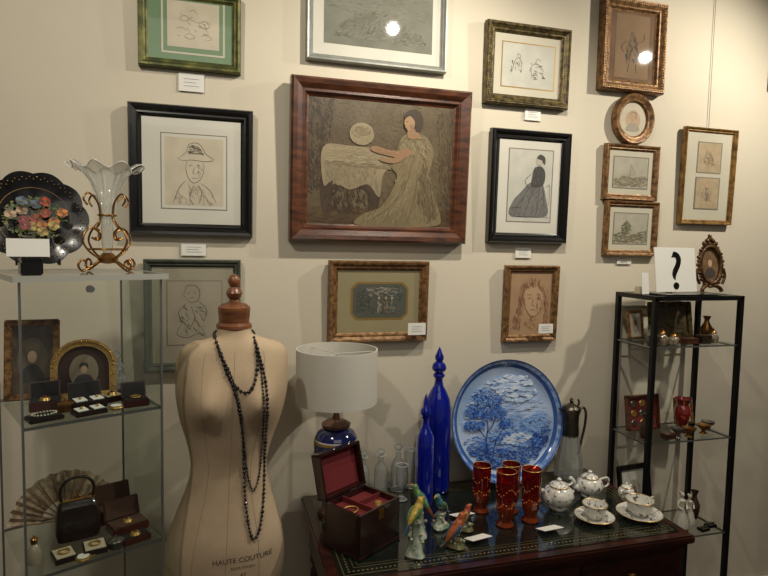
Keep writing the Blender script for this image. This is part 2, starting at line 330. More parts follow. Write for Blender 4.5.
    r,a=addframe('framed_double_miniature',2.061,2.011,.281,.416,(684,128,735,227),.018,.024,[GOLD,THING],MATC,.003)
    for y0,y1 in((143,173),(179,210)):
        a.rect('line',698,y0-1,722,y1+1,INKM); a.rect('picture',699,y0,721,y1,pm('beige_paper',(166,148,118),.8,coat=.8,var=.1,vs=30))
        m=(y0+y1)/2
        a.dabs('drawing',[(704,m+8),(705,m-4),(709,m-9),(713,m-3),(716,m+8)],50,[pm('sepia_mid',(134,98,72),.8,coat=.8),INKM,pm('beige_dark',(136,114,86),.8,coat=.8)],3.5,.7,1.2,.6); a.oval('face',709.5,m-8,1.8,2.6,skin)
    r,a=addframe('framed_child_drawing',-.082,1.433,.316,.381,(144,259,241,371),.022,.026,[GREYF,SILVER],pm('mat_grey',(152,146,126),.8,coat=.8,var=.04),.004)
    a.rect('line',166,280,222,346,INKM); a.rect('paper',167,281,221,345,pm('paper_grey',(154,146,126),.8,coat=.8,var=.05))
    a.lines('sketch',[[(183,295),(186,286),(194,285),(199,291),(197,300),(189,302),(183,295)],[(186,303),(178,312),(182,322),(190,318)],[(198,301),(206,310),(203,322)],[(182,322),(176,334),(186,338),(198,334),(206,338)],[(190,306),(194,318),(188,330)],[(187,293),(189,293)],[(193,292),(195,292)],[(189,298),(193,297)]],INK,.0018)
    a.dabs('hatching',[(182,304),(198,303),(206,312),(204,336),(178,336),(180,312)],46,[INKM,INK],6,.5,.9,.5)
    r,a=addframe('framed_octagonal_engraving',.577,1.475,.384,.303,(328,261,428,342),.030,.034,[BRGOLD,THING],pm('mat_olive',(142,132,98),.8,coat=.8,var=.04),.005,tilt=2,orn=(GOLD,.008,.03,.004,.008))
    oc=lambda x0,y0,x1,y1,k:[(x0+k,y0),(x1-k,y0),(x1,y0+k),(x1,y1-k),(x1-k,y1),(x0+k,y1),(x0,y1-k),(x0,y0+k)]
    E=[pm('engraving%d'%i,c,.6,coat=.8) for i,c in enumerate(((78,80,70),(94,94,80),(60,62,54),(120,116,98),(150,140,118),(142,104,88),(104,120,122)))]
    a.poly('gold_line',oc(350,282,408,320,6),THING,False); a.poly('engraving',oc(352,284,406,318,5),E[0],False); a.dabs('ground',oc(355,287,403,315,4),260,E[:3],3,.9,.2,.7)
    a.dabs('sky',[(362,287),(400,287),(402,295),(364,297)],80,[E[6],E[3],E[4]],4,.9,0,.3); a.dabs('trees',[(356,312),(356,292),(364,288),(370,296),(374,310)],110,[E[2],E[0],E[1]],3,1,.5,1)
    for cx,c in((378,4),(385,5),(391,6)): a.dabs('figure',[(cx-3,313),(cx-2,303),(cx,299),(cx+2,303),(cx+4,313)],26,[E[c],E[3]],3,1,1.4,.3); a.oval('head',cx,298,1.4,1.7,E[4])
    r,a=addframe('framed_sanguine_portrait',1.215,1.461,.241,.309,(505,266,558,342),.024,.026,[BRGOLD,THING],pm('paper_tan2',(162,130,96),.8,coat=.8,var=.07,vs=15),.004,tilt=2)
    TL=[pm('tan_light',(180,148,114),.8,coat=.8),pm('tan_mid',(142,106,76),.8,coat=.8)]
    a.poly('face',[(525,294),(531,287),(540,289),(544,299),(541,311),(534,317),(527,310)],TL[0]); a.dabs('veil',[(519,302),(520,288),(530,279),(541,281),(549,294),(551,330),(545,330),(545,298),(537,286),(526,290),(522,330),(513,330)],200,[TL[1],INKB],7,.55,1.5,.2)
    a.dabs('cheek_shading',[(538,292),(544,298),(542,310),(536,315)],30,[TL[1]],4,.5,1.2,.2); a.dabs('neck_shading',[(528,317),(540,317),(542,330),(524,330)],24,[TL[1]],6,.5,1.3,.3)
    a.lines('sketch',[[(525,298),(527,309),(534,317),(542,310),(544,298)],[(528,299),(530,298),(532,299)],[(537,299),(539,298),(541,299)],[(534,299),(533,305),(536,306)],[(531,310.5),(534,310),(537,310.5)],[(527,295),(532,295)],[(537,295),(541,295)]],INKB,.0017)
    r,a=addframe('framed_print',2.53,2.62,.30,.40,(0,0,30,40),.03,.03,[BLACK,THING],MATC,.004)
    a.rect('paper',7,8,23,32,PAPER); a.lines('sketch',[[(10,26),(14,14),(20,18),(19,28)]],INK)
    for x,z,w,h in((-.085,2.215,.082,.058),(-.080,1.657,.081,.042),(.720,1.372,.07,.045),(1.270,1.362,.065,.038),(1.20,2.212,.07,.045),(1.18,1.665,.07,.04),(1.66,1.635,.07,.02)):
        g=group('label_card',(x,-.006 if not(.7<x<.8 or 1.25<x<1.3) else -.048,z)); box(g,'card',(w,.003,h),(0,0,0),CARD)
        aa=Art(g,(0,0,10,10),w,h,-.0018); aa.lines('print',[[(2,3),(8,3)],[(2,5),(7,5)],[(2,7),(8,7)]],CARDI,.0015,False)
    tube(None,'hanging_wire',[(2.061,-.008,2.225),(2.061,-.006,3.1)],.0012,pm('steel_wire',(120,118,110),.4,metal=.6),seg=6)
pictures()

# ---------- desk
def desk():
    g=group('writing_desk',(.895,-.325,0)); w,d=1.21,.60
    GRN=pm('green_leather',(24,30,25),.15,coat=1,c2=(15,20,17),vs=20)
    box(g,'top',(w,d,.028),(0,0,.744),MAHOG,bev=.006)
    box(g,'leather_inset',(w-.07,d-.07,.003),(0,0,.7588),GRN)
    TG=pm('tooled_gold',(108,98,62),.4,metal=.4)
    for k,(a,b) in enumerate(((.048,.0025),(.082,.0018),(.095,.001))):
        for s in(-1,1):
            box(g,'gold_tooling',(w-2*a,b,.0006),(0,s*(d/2-a),.7606),TG); box(g,'gold_tooling',(b,d-2*a,.0006),(s*(w/2-a),0,.7606),TG)
    pts=[(-w/2+.065+i*.0135,s*(d/2-.065),.7604) for i in range(81) for s in(-1,1)]+[(s*(w/2-.065),-d/2+.078+i*.0135,.7604) for i in range(34) for s in(-1,1)]
    beads(g,'gold_motifs',pts,.0042,TG,(1,1,.1))
    box(g,'under_moulding',(w-.03,d-.03,.016),(0,0,.722),MAHOG,bev=.005)
    box(g,'carcass',(w-.06,d-.06,.14),(0,0,.645),MAHOG)
    for i in(-1,0,1):
        box(g,'drawer_front',(.355,.012,.11),(i*.372,-d/2+.028,.645),MAHOG,bev=.003)
        lathe(g,'drawer_knob',[(0,.022),(.012,.02),(.014,.012),(.006,.006),(.008,0)],BRASS,seg=16,loc=(i*.372,-d/2+.022,.645),rot=(pi/2,0,0))
    for sx in(-1,1):
        for sy in(-1,1):
            lathe(g,'leg',[(.030,.58),(.032,.54),(.022,.52),(.030,.50),(.028,.3),(.018,.08),(.024,.06),(.018,.02),(.016,0)],MAHOG,seg=20,loc=(sx*(w/2-.06),sy*(d/2-.06),0))
desk()
T=.7612

# ---------- dress form
FC=(.046,-.33)
SEC=[(.60,.158,.105),(.66,.172,.115),(.72,.178,.118),(.80,.170,.118),(.88,.146,.106),(.95,.122,.092),(1.00,.112,.086),(1.04,.112,.085),(1.10,.126,.090),(1.17,.148,.097),(1.24,.161,.098),(1.30,.162,.092),(1.345,.158,.080),(1.372,.148,.070),(1.388,.122,.062),(1.399,.078,.056),(1.41,.055,.051),(1.43,.048,.047)]
def sec(z):
    if z<=SEC[0][0]: return SEC[0][1:]
    for i in range(len(SEC)-1):
        if SEC[i][0]<=z<=SEC[i+1][0]:
            t=(z-SEC[i][0])/(SEC[i+1][0]-SEC[i][0]); p0=SEC[max(i-1,0)];p1=SEC[i];p2=SEC[i+1];p3=SEC[min(i+2,len(SEC)-1)]
            o=[]
            for k in(1,2):
                m1=(p2[k]-p0[k])/max(1e-6,p2[0]-p0[0])*(p2[0]-p1[0]); m2=(p3[k]-p1[k])/max(1e-6,p3[0]-p1[0])*(p2[0]-p1[0])
                o.append((2*t**3-3*t*t+1)*p1[k]+(t**3-2*t*t+t)*m1+(-2*t**3+3*t*t)*p2[k]+(t**3-t*t)*m2)
            return o
    return SEC[-1][1:]
def lean(z): return -.030*max(0,min(1,(1.36-z)/.7))
def bust(x,z): return .045*math.exp(-((z-1.225)/.062)**2)*(math.exp(-((abs(x)-.072)/.052)**2))
def surf(x,z):
    x=x-lean(z); hw,d=sec(z); u=min(.98,abs(x)/hw); return -d*(1-u**2.4)**(1/2.4)-bust(x,z)
def dress_form():
    g=group('dress_form',(FC[0],FC[1],0))
    CLO=pm('form_linen',(190,168,138),.85,bump=.25,bs=400,c2=(168,146,118),vs=5)
    seg=64; NZ=100; zs=[.60+i*(1.43-.60)/NZ for i in range(NZ+1)]; v=[];f=[]
    for z in zs:
        hw,d=sec(z)
        for i in range(seg):
            a=2*pi*i/seg; c,s=math.cos(a),math.sin(a); e=2/2.4
            x=hw*math.copysign(abs(c)**e,c); y=d*math.copysign(abs(s)**e,s)
            if s<0: y-=bust(x,z)*min(1,abs(s)*2.5)
            v.append((x+lean(z),y,z))
    for k in range(NZ):
        for i in range(seg):
            j=(i+1)%seg; f.append((k*seg+i,k*seg+j,(k+1)*seg+j,(k+1)*seg+i))
    f.append(tuple(range(seg))[::-1]); f.append(tuple(NZ*seg+i for i in range(seg)))
    mk(g,'torso',v,f,CLO,ang=60)
    SE=pm('form_seam',(146,124,98),.8)
    for x0 in(-.085,0,.085):
        L=[]
        for i in range(62):
            z=.605+i*.0125; x=x0*(sec(z)[0]/.16)+lean(z); L.append((x,surf(x,z)+.0004,z))
        tube(g,'seam',L,.0010,SE,seg=5)
    for s in(-1,1): ell(g,'arm_cap',(.009,.038,.056),(s*.153-.004,.006,1.292),CLO,rot=(0,s*.06,0))
    W=pm('form_wood',(128,78,46),.35,coat=.4,c2=(90,52,30),vs=12,stretch=(1,1,5))
    lathe(g,'neck_cap',[(.046,1.425),(.052,1.432),(.052,1.440),(.044,1.448),(.046,1.47),(.047,1.492),(.036,1.502),(.018,1.507),(.013,1.514),(.020,1.522),(.024,1.534),(.018,1.546),(.012,1.552),(.017,1.562),(.019,1.572),(.012,1.585),(0,1.592)],W,seg=32)
    scaled(lathe(g,'hem_band',[(0,.590),(.97,.590),(1.0,.60),(.97,.603)],W,seg=40,loc=(lean(.6),0,0)),.158,.105,1)
    lathe(g,'pole',[(.0,.595),(.018,.595),(.018,.42),(.026,.40),(.026,.36),(.018,.33),(.018,.16),(.03,.13),(.03,.09),(0,.08)],W,seg=20,loc=(lean(.6),0,0))
    for i in range(3):
        a=i*2*pi/3+.5; tube(g,'foot',[(.02*math.cos(a),.02*math.sin(a),.12),(.10*math.cos(a),.10*math.sin(a),.10),(.17*math.cos(a),.17*math.sin(a),.035),(.21*math.cos(a),.21*math.sin(a),.014)],[.016,.016,.014,.012],W,loc=(lean(.6),0,0))
    for body,size,z in(('HAUTE COUTURE',.021,.768),('BUSTE MODELE',.010,.748),('42',.018,.722)):
        cu=bpy.data.curves.new('t','FONT'); cu.body=body; cu.size=size; cu.align_x='CENTER'
        to=bpy.data.objects.new('t',cu); link(to); bpy.context.view_layer.update(); me=bpy.data.meshes.new_from_object(to); bpy.data.objects.remove(to)
        for q in me.vertices:
            x=q.co.x+.022; zz=q.co.y+z; q.co=Vector((x,surf(x,zz)-.0012,zz))
        me.materials.append(pm('stamp_ink',(78,66,54),.8)); ob=bpy.data.objects.new('stamp',me); link(ob,g)
    BD=pm('jet_bead',(16,13,14),.18,coat=.6)
    def neck(pts,r,gap):
        ng=group('bead_necklace',(FC[0],FC[1],0)); P=cat([(x-FC[0],0,z) for x,z in pts],30)
        out=[];last=None
        for p in P:
            if last is None or (p-last).length>=gap: out.append(p); last=p
        q=[(p.x,surf(p.x,p.z)-r*.9,p.z) for p in out]
        beads(ng,'beads',q,[r*(1 if i%4 else 1.25) for i in range(len(q))],BD); tube(ng,'string',q,r*.3,BD,seg=5)
        beads(ng,'back_beads',[(.058*math.cos(a),.012+.056*math.sin(a),1.410+.012*math.sin(a)) for a in [pi*i/14 for i in range(15)]],r,BD)
    neck([(-.008,1.407),(.008,1.365),(.040,1.29),(.062,1.19),(.070,1.06),(.076,.93),(.088,.85),(.100,.828),(.118,.86),(.130,.95),(.134,1.08),(.135,1.20),(.130,1.29),(.112,1.37),(.100,1.407)],.0048,.0102)
    neck([(-.010,1.409),(.004,1.37),(.026,1.31),(.054,1.27),(.078,1.262),(.098,1.285),(.108,1.33),(.106,1.38),(.100,1.409)],.0054,.0115)
    neck([(-.009,1.405),(.012,1.345),(.046,1.25),(.068,1.13),(.082,1.01),(.098,.962),(.116,1.00),(.124,1.10),(.124,1.22),(.116,1.34),(.101,1.405)],.0036,.0082)
dress_form()

# ---------- lamp
W2=pm('turned_wood',(92,58,36),.4,coat=.3,var=.2,vs=20)
def lamp():
    g=group('table_lamp',(.388,-.185,T))
    sh=pm('lamp_shade_fabric',(198,194,182),.9)
    CB=pm('cobalt_ceramic',(18,34,90),.12,coat=.8); CW=pm('porcelain_white',(205,205,198),.15,coat=.7)
    lathe(g,'foot',[(0,0),(.062,0),(.062,.014),(.052,.020),(.045,.026)],W2,seg=32)
    lathe(g,'body',[(.045,.024),(.046,.05),(.058,.10),(.070,.16),(.076,.200),(.0768,.206),(.0768,.212),(.0765,.218),(.076,.250),(.074,.258),(.073,.263),(.062,.285),(.042,.298),(.030,.302)],[CB,CW,THING],seg=40,idx=[0,0,0,0,2,1,2,0,2,1,0,0,0],ang=60)
    lathe(g,'cap',[(.030,.300),(.048,.302),(.050,.312),(.034,.322),(.014,.327),(.010,.345),(.010,.40)],W2,seg=32)
    lathe(g,'shade',[(.134,.388),(.138,.388),(.138,.390),(.138,.568),(.138,.570),(.134,.570),(.134,.568),(.134,.390),(.134,.388)],sh,seg=56,ang=30)
    tube(g,'harp',[(0,0,.37),(0,0,.555)],.003,sh)
    for a in(0,2*pi/3,4*pi/3): tube(g,'spider',[(0,0,.553),(.134*math.cos(a),.134*math.sin(a),.557)],.0015,sh)
lamp()

# ---------- jewellery box
def jbox():
    g=group('open_jewellery_box',(.430,-.405,T),(0,0,math.radians(34)))
    LW=pm('box_mahogany',(42,18,14),.3,coat=.5,c2=(26,10,8),vs=12); RV=pm('red_velvet',(100,20,23),.85,bump=.2,bs=200)
    w,d,h,t=.185,.15,.135,.010
    box(g,'bottom',(w,d,t),(0,0,t/2),LW); box(g,'front',(w,t,h),(0,-d/2+t/2,h/2),LW,bev=.002); box(g,'rear',(w,t,h),(0,d/2-t/2,h/2),LW,bev=.002)
    for s in(-1,1): box(g,'side',(t,d-2*t,h),(s*(w/2-t/2),0,h/2),LW)
    box(g,'tray',(w-2*t,d-2*t,.006),(0,0,h-.022),RV)
    box(g,'tray_divider',(.004,d-2*t,.018),(-.02,0,h-.011),RV); box(g,'tray_divider',(w*.5,.004,.018),(.035,0,h-.011),RV)
    box(g,'brass_plate',(.022,.002,.03),(0,-d/2-.001,h-.022),BRASS); box(g,'band',(w+.004,d+.004,.006),(0,0,.006),LW)
    lid=bpy.data.objects.new('lid',None); link(lid,g); lid.location=(0,d/2,h+.002); lid.rotation_euler=(math.radians(-14),0,0)
    lh=.14
    box(lid,'lid_panel',(w,.008,lh),(0,.026,lh/2),LW,bev=.002)
    for s in(-1,1): box(lid,'lid_side',(.008,.034,lh),(s*(w/2-.004),.010,lh/2),LW)
    box(lid,'lid_top',(w,.034,.008),(0,.010,lh-.004),LW); box(lid,'lid_hinge_side',(w,.034,.008),(0,.010,.004),LW)
    box(lid,'lid_lining',(w-.016,.003,lh-.016),(0,.0195,lh/2),RV); box(lid,'lid_pocket',(w-.03,.003,lh*.45),(0,.0165,lh*.3),RV,bev=.001)
    lathe(g,'brooch',[(0,.010),(.010,.008),(.014,0)],THING,seg=16,loc=(.04,-.03,h-.019)); tube(g,'bracelet',circ(.026,0,24,1,.8),.003,THING,closed=True,loc=(-.055,0,h-.015))
jbox()

# ---------- glassware
def glassware():
    RIMM=pm('glass_rim',(205,210,210),.1)
    for x,y,h,r,st in((.582,-.075,.165,.026,1),(.652,-.065,.175,.027,1),(.64,-.15,.13,.022,0),(.512,-.090,.17,.023,1),(.702,-.055,.15,.022,0)):
        g=group('glass_decanter' if st else 'glass_vase',(x,y,T))
        if st:
            lathe(g,'body',[(0,.002),(r*.9,.002),(r,.01),(r,h*.5),(r*.9,h*.6),(r*.4,h*.72),(r*.35,h*.85),(r*.6,h*.88)],GLS,seg=14,ang=15); lathe(g,'stopper',[(r*.25,h*.84),(r*.3,h*.9),(r*.6,h*.95),(r*.5,h),(0,h*1.02)],GLS,seg=12,ang=15)
        else: lathe(g,'body',[(0,.002),(r*.8,.002),(r*.85,.008),(r*.3,.02),(r*.25,h*.3),(r*.7,h*.42),(r*.95,h*.7),(r*1.0,h)],GLS,seg=24)
        tube(g,'rim',circ(r*(.6 if st else 1),h*(.88 if st else 1),24),.0010,RIMM,closed=True,seg=5); tube(g,'base_rim',circ(r*.9,.004,24),.0014,RIMM,closed=True,seg=5)
    BL=pm('cobalt_glass',(8,30,158),.06,coat=1,var=.15,vs=3)
    b=BL.node_tree.nodes['Principled BSDF']; b.inputs['Transmission Weight'].default_value=.4; b.inputs['IOR'].default_value=1.3
    g=group('cobalt_decanter',(.792,-.105,T))
    lathe(g,'body',[(0,0),(.042,0),(.048,.006),(.049,.03),(.049,.25),(.048,.32),(.043,.355),(.030,.385),(.018,.405),(.014,.425),(.017,.435),(.022,.440),(.022,.447),(.016,.452)],BL,seg=36,ang=60)
    lathe(g,'stopper',[(.014,.45),(.016,.456),(.026,.464),(.028,.475),(.022,.488),(.012,.496),(.016,.503),(.017,.515),(.010,.528),(.006,.54),(0,.552)],BL,seg=28,ang=60)
    g=group('cobalt_bottle',(.706,-.205,T))
    lathe(g,'body',[(0,0),(.028,0),(.032,.006),(.033,.03),(.033,.21),(.031,.25),(.021,.272),(.012,.29),(.011,.31),(.015,.317)],BL,seg=32,ang=60)
    lathe(g,'stopper',[(.010,.315),(.012,.322),(.019,.332),(.018,.345),(.010,.355),(.008,.375),(.005,.39),(0,.405)],BL,seg=24,ang=60)
    RG=glass('ruby_gilt_glass',(214,60,40),(110,16,12),body=(110,18,14),alpha=.42); AM=glass('amber_glass',(230,130,60),(140,60,20),body=(140,62,24),alpha=.45)
    for x,y,h,r in((.885,-.30,.165,.032),(.918,-.415,.185,.033),(.985,-.325,.17,.032),(1.018,-.405,.18,.033)):
        g=group('ruby_glass_tumbler',(x,y,T))
        lathe(g,'body',[(0,0),(r*.82,0),(r*.9,.005),(r*.6,.016),(r*.62,.028),(r*.85,.045),(r*.90,.08),(r*.95,.12),(r,h)],[RG,AM],seg=40,idx=[1,1,1,1,1,1,0,0],mod=lambda rr,z,a,k:(rr*(1+.025*math.cos(10*a)),z))
        lathe(g,'well',[(r*.82,h*.3),(0,h*.28)],AM,seg=30)
        tube(g,'gilt_band',circ(r*1.0,h),.0012,THING,closed=True,seg=5)
        beads(g,'enamel_dots',[(r*.965*math.cos(t),r*.965*math.sin(t),.12+.012*math.sin(3*t)) for t in [2*pi*i/22 for i in range(22)]]+[(r*.93*math.cos(t),r*.93*math.sin(t),.075+.008*math.sin(5*t)) for t in [2*pi*i/22 for i in range(22)]],.0026,pm('enamel_amber',(186,112,50),.2,coat=.6))
    g=group('claret_jug',(1.335,-.150,T),(0,0,math.radians(10)))
    lathe(g,'foot',[(0,0),(.052,0),(.052,.008),(.045,.014)],PEWT,seg=32)
    lathe(g,'glass_body',[(.045,.012),(.056,.03),(.052,.08),(.040,.15),(.030,.20),(.028,.215)],glass('cut_glass',(235,238,235),(90,95,92),body=(170,172,168),alpha=.35),seg=24,mod=lambda rr,z,a,k:(rr*(1+.03*math.cos(12*a)),z),ang=10)
    DP=pm('dark_silver',(84,78,70),.28,metal=.9,var=.2,bump=.3,bs=150)
    lathe(g,'collar',[(.031,.185),(.033,.20),(.030,.24),(.031,.27),(.036,.29),(.038,.295)],DP,seg=28,mod=lambda rr,z,a,k:(rr+(.022*max(0,math.cos(a-pi))**6 if k>=4 else 0),z+(.008*max(0,math.cos(a-pi))**6 if k>=4 else 0)))
    lathe(g,'lid',[(.037,.296),(.033,.305),(.018,.313),(.008,.318),(.006,.325),(.009,.332),(0,.342)],DP,seg=28)
    tube(g,'handle',cat([(.036,0,.285),(.062,0,.295),(.078,0,.27),(.075,0,.22),(.060,0,.16),(.050,0,.115),(.042,0,.11)],6),.005,DP)
    tube(g,'thumbpiece',[(.034,0,.30),(.04,0,.318),(.034,0,.33)],.004,DP)
glassware()

# ---------- plate
def plate():
    R=.236
    g=group('blue_and_white_charger',(1.072,-.110,.780+R),(math.radians(-9),0,0))
    CTR=pm('delft_sky',(184,200,224),.12,coat=.8,c2=(142,172,214),vs=6,detail=7); RIM=pm('delft_rim',(84,122,188),.12,coat=.8,c2=(164,188,222),vs=45,detail=5); EDG=pm('delft_edge',(56,92,160),.15,coat=.8)
    lathe(g,'dish',[(0,.0),(.6*R,.0),(.90*R,.006),(.975*R,.024),(1.0*R,.028),(1.0*R,.024),(.8*R,-.006),(.6*R,-.010),(0,-.010)],[CTR,RIM,EDG],seg=72,rot=(pi/2,0,0),idx=[0,0,1,2,2,2,2,2],ang=70)
    a=Art(g,(-100,-100,100,100),2*R,2*R,-.0065)
    D=[pm('delft%d'%i,c,.12,coat=.8) for i,c in enumerate(((38,76,156),(60,102,180),(94,136,202),(136,168,216),(178,198,226),(206,216,232),(26,58,132)))]
    a.dabs('clouds',[(-34,-62),(0,-78),(42,-70),(62,-42),(30,-26),(0,-34)],110,[D[4],D[5]],16,4,.1,.3); a.dabs('sky_strokes',[(-60,-50),(0,-80),(60,-50),(80,0),(-80,0)],190,[D[3],D[4]],14,1.6,0,.3)
    a.dabs('far_hills',[(-20,6),(8,-10),(34,0),(60,-12),(82,6),(80,28),(-20,26)],300,[D[2],D[3],D[3]],11,2.2,.2,.5)
    a.dabs('middle_ground',[(-78,26),(-20,16),(30,22),(82,18),(70,46),(0,50),(-70,46)],360,[D[1],D[2],D[3]],10,2.2,.05,.3)
    a.dabs('water',[(-6,24),(30,20),(48,28),(24,40),(-10,36)],70,[D[4],D[5]],13,1.8,0,.1)
    a.dabs('foreground',[(-72,44),(-40,34),(0,50),(40,46),(70,40),(52,66),(0,82),(-48,68)],420,[D[0],D[1],D[2],D[6]],8,2.2,.1,.6)
    a.lines('trunk',[[(-34,58),(-38,30),(-34,6),(-42,-18)],[(-37,20),(-24,2),(-16,-18)],[(-37,28),(-52,8),(-60,-4)],[(-28,60),(-22,34),(-8,14)]],D[6],.005)
    for i,(cx,cy,rr) in enumerate(((-40,-40,19),(-20,-32,16),(-58,-18,16),(-36,-14,17),(-12,-14,14),(-64,4,12),(-4,4,11),(-48,4,9))):
        blob=[(cx+rr*math.cos(t*pi/5),cy+rr*.7*math.sin(t*pi/5)) for t in range(10)]
        a.dabs('foliage',blob,100,[D[0],D[1],D[1],D[2],D[6]],4.5,2.4,.4,1.5)
    a.dabs('foliage_light',[(-52,-50),(-30,-54),(-12,-40),(-18,-22),(-50,-24)],80,[D[3],D[2]],4,1.8,.4,1.5)
    a.dabs('bush_right',[(36,44),(50,22),(68,18),(76,32),(64,48)],140,[D[0],D[1],D[2],D[6]],4.5,2.4,.5,1.4)
    s=group('plate_stand',(1.072,-.112,T))
    for sx in(-1,1):
        tube(s,'arm',cat([(sx*.07,-.055,.045),(sx*.07,-.052,.018),(sx*.07,-.03,.010),(sx*.07,.03,.010),(sx*.065,.055,.10),(sx*.05,.078,.20)],5),.003,BLKM)
        tube(s,'foot',[(sx*.07,-.03,.010),(sx*.075,-.05,.003)],.003,BLKM); tube(s,'rear_foot',[(sx*.07,.03,.010),(sx*.075,.06,.003)],.003,BLKM)
    tube(s,'cross_bar',[(-.07,.03,.010),(.07,.03,.010)],.003,BLKM)
plate()

# ---------- tea set
def teaset():
    PO=pm('porcelain_floral',(216,214,204),.15,coat=.8,c2=(96,88,90),vs=70,ramp=(.56,.64)); G=THING
    def saucer(g,r=.072):
        lathe(g,'saucer',[(0,.004),(r*.45,.003),(r*.5,.0),(r*.6,.004),(r,.016),(r,.018),(r*.6,.007),(0,.007)],PO,seg=40); tube(g,'saucer_rim',circ(r,.0175,36),.0012,G,closed=True,seg=5)
    def cup(g,r=.042,h=.05,z=.008):
        lathe(g,'cup',[(0,z),(r*.5,z),(r*.55,z+.006),(r*.85,z+h*.4),(r,z+h),(r*.95,z+h),(r*.8,z+h*.4),(0,z+.012)],PO,seg=36)
        tube(g,'handle',cat([(r*.95,0,z+h*.85),(r*1.4,0,z+h*.9),(r*1.5,0,z+h*.5),(r*.85,0,z+h*.25)],5),.003,PO)
        tube(g,'gilt_rim',circ(r*.985,z+h,30),.0012,G,closed=True,seg=5)
    def pot(g,r,h,z=0,spout=True,two=False):
        lathe(g,'body',[(0,z),(r*.55,z),(r*.6,z+.006),(r*.5,z+.012),(r*.9,z+h*.3),(r,z+h*.5),(r*.85,z+h*.72),(r*.6,z+h*.8),(r*.62,z+h*.84)],PO,seg=36)
        lathe(g,'lid',[(r*.62,z+h*.83),(r*.5,z+h*.92),(r*.2,z+h*.97),(r*.08,z+h),(r*.16,z+h*1.06),(0,z+h*1.14)],PO,seg=28); tube(g,'gilt_rim',circ(r*.62,z+h*.84,30),.0014,G,closed=True,seg=5)
        tube(g,'handle',cat([(r*.8,0,z+h*.7),(r*1.45,0,z+h*.75),(r*1.5,0,z+h*.45),(r*.9,0,z+h*.3)],5),.004,PO)
        if spout: tube(g,'spout',cat([(-r*.85,0,z+h*.35),(-r*1.25,0,z+h*.5),(-r*1.4,0,z+h*.75),(-r*1.65,0,z+h*.85)],4),[.012]*4+[.010]*4+[.008]*4+[.006],PO,seg=10)
        if two: tube(g,'handle_2',cat([(-r*.8,0,z+h*.7),(-r*1.45,0,z+h*.75),(-r*1.5,0,z+h*.45),(-r*.9,0,z+h*.3)],5),.004,PO)
    g=group('porcelain_teapot',(1.165,-.345,T),(0,0,.3)); pot(g,.054,.10)
    g=group('porcelain_teapot',(1.335,-.285,T),(0,0,-.1)); pot(g,.050,.09)
    g=group('teacup_and_saucer',(1.235,-.455,T),(0,0,.4)); saucer(g,.066); cup(g)
    g=group('teacup_and_saucer',(1.405,-.470,T),(0,0,.2)); saucer(g,.076); cup(g,.048,.054)
    g=group('sugar_bowl',(1.450,-.345,T),(0,0,.5)); pot(g,.030,.06,spout=False,two=True)
teaset()

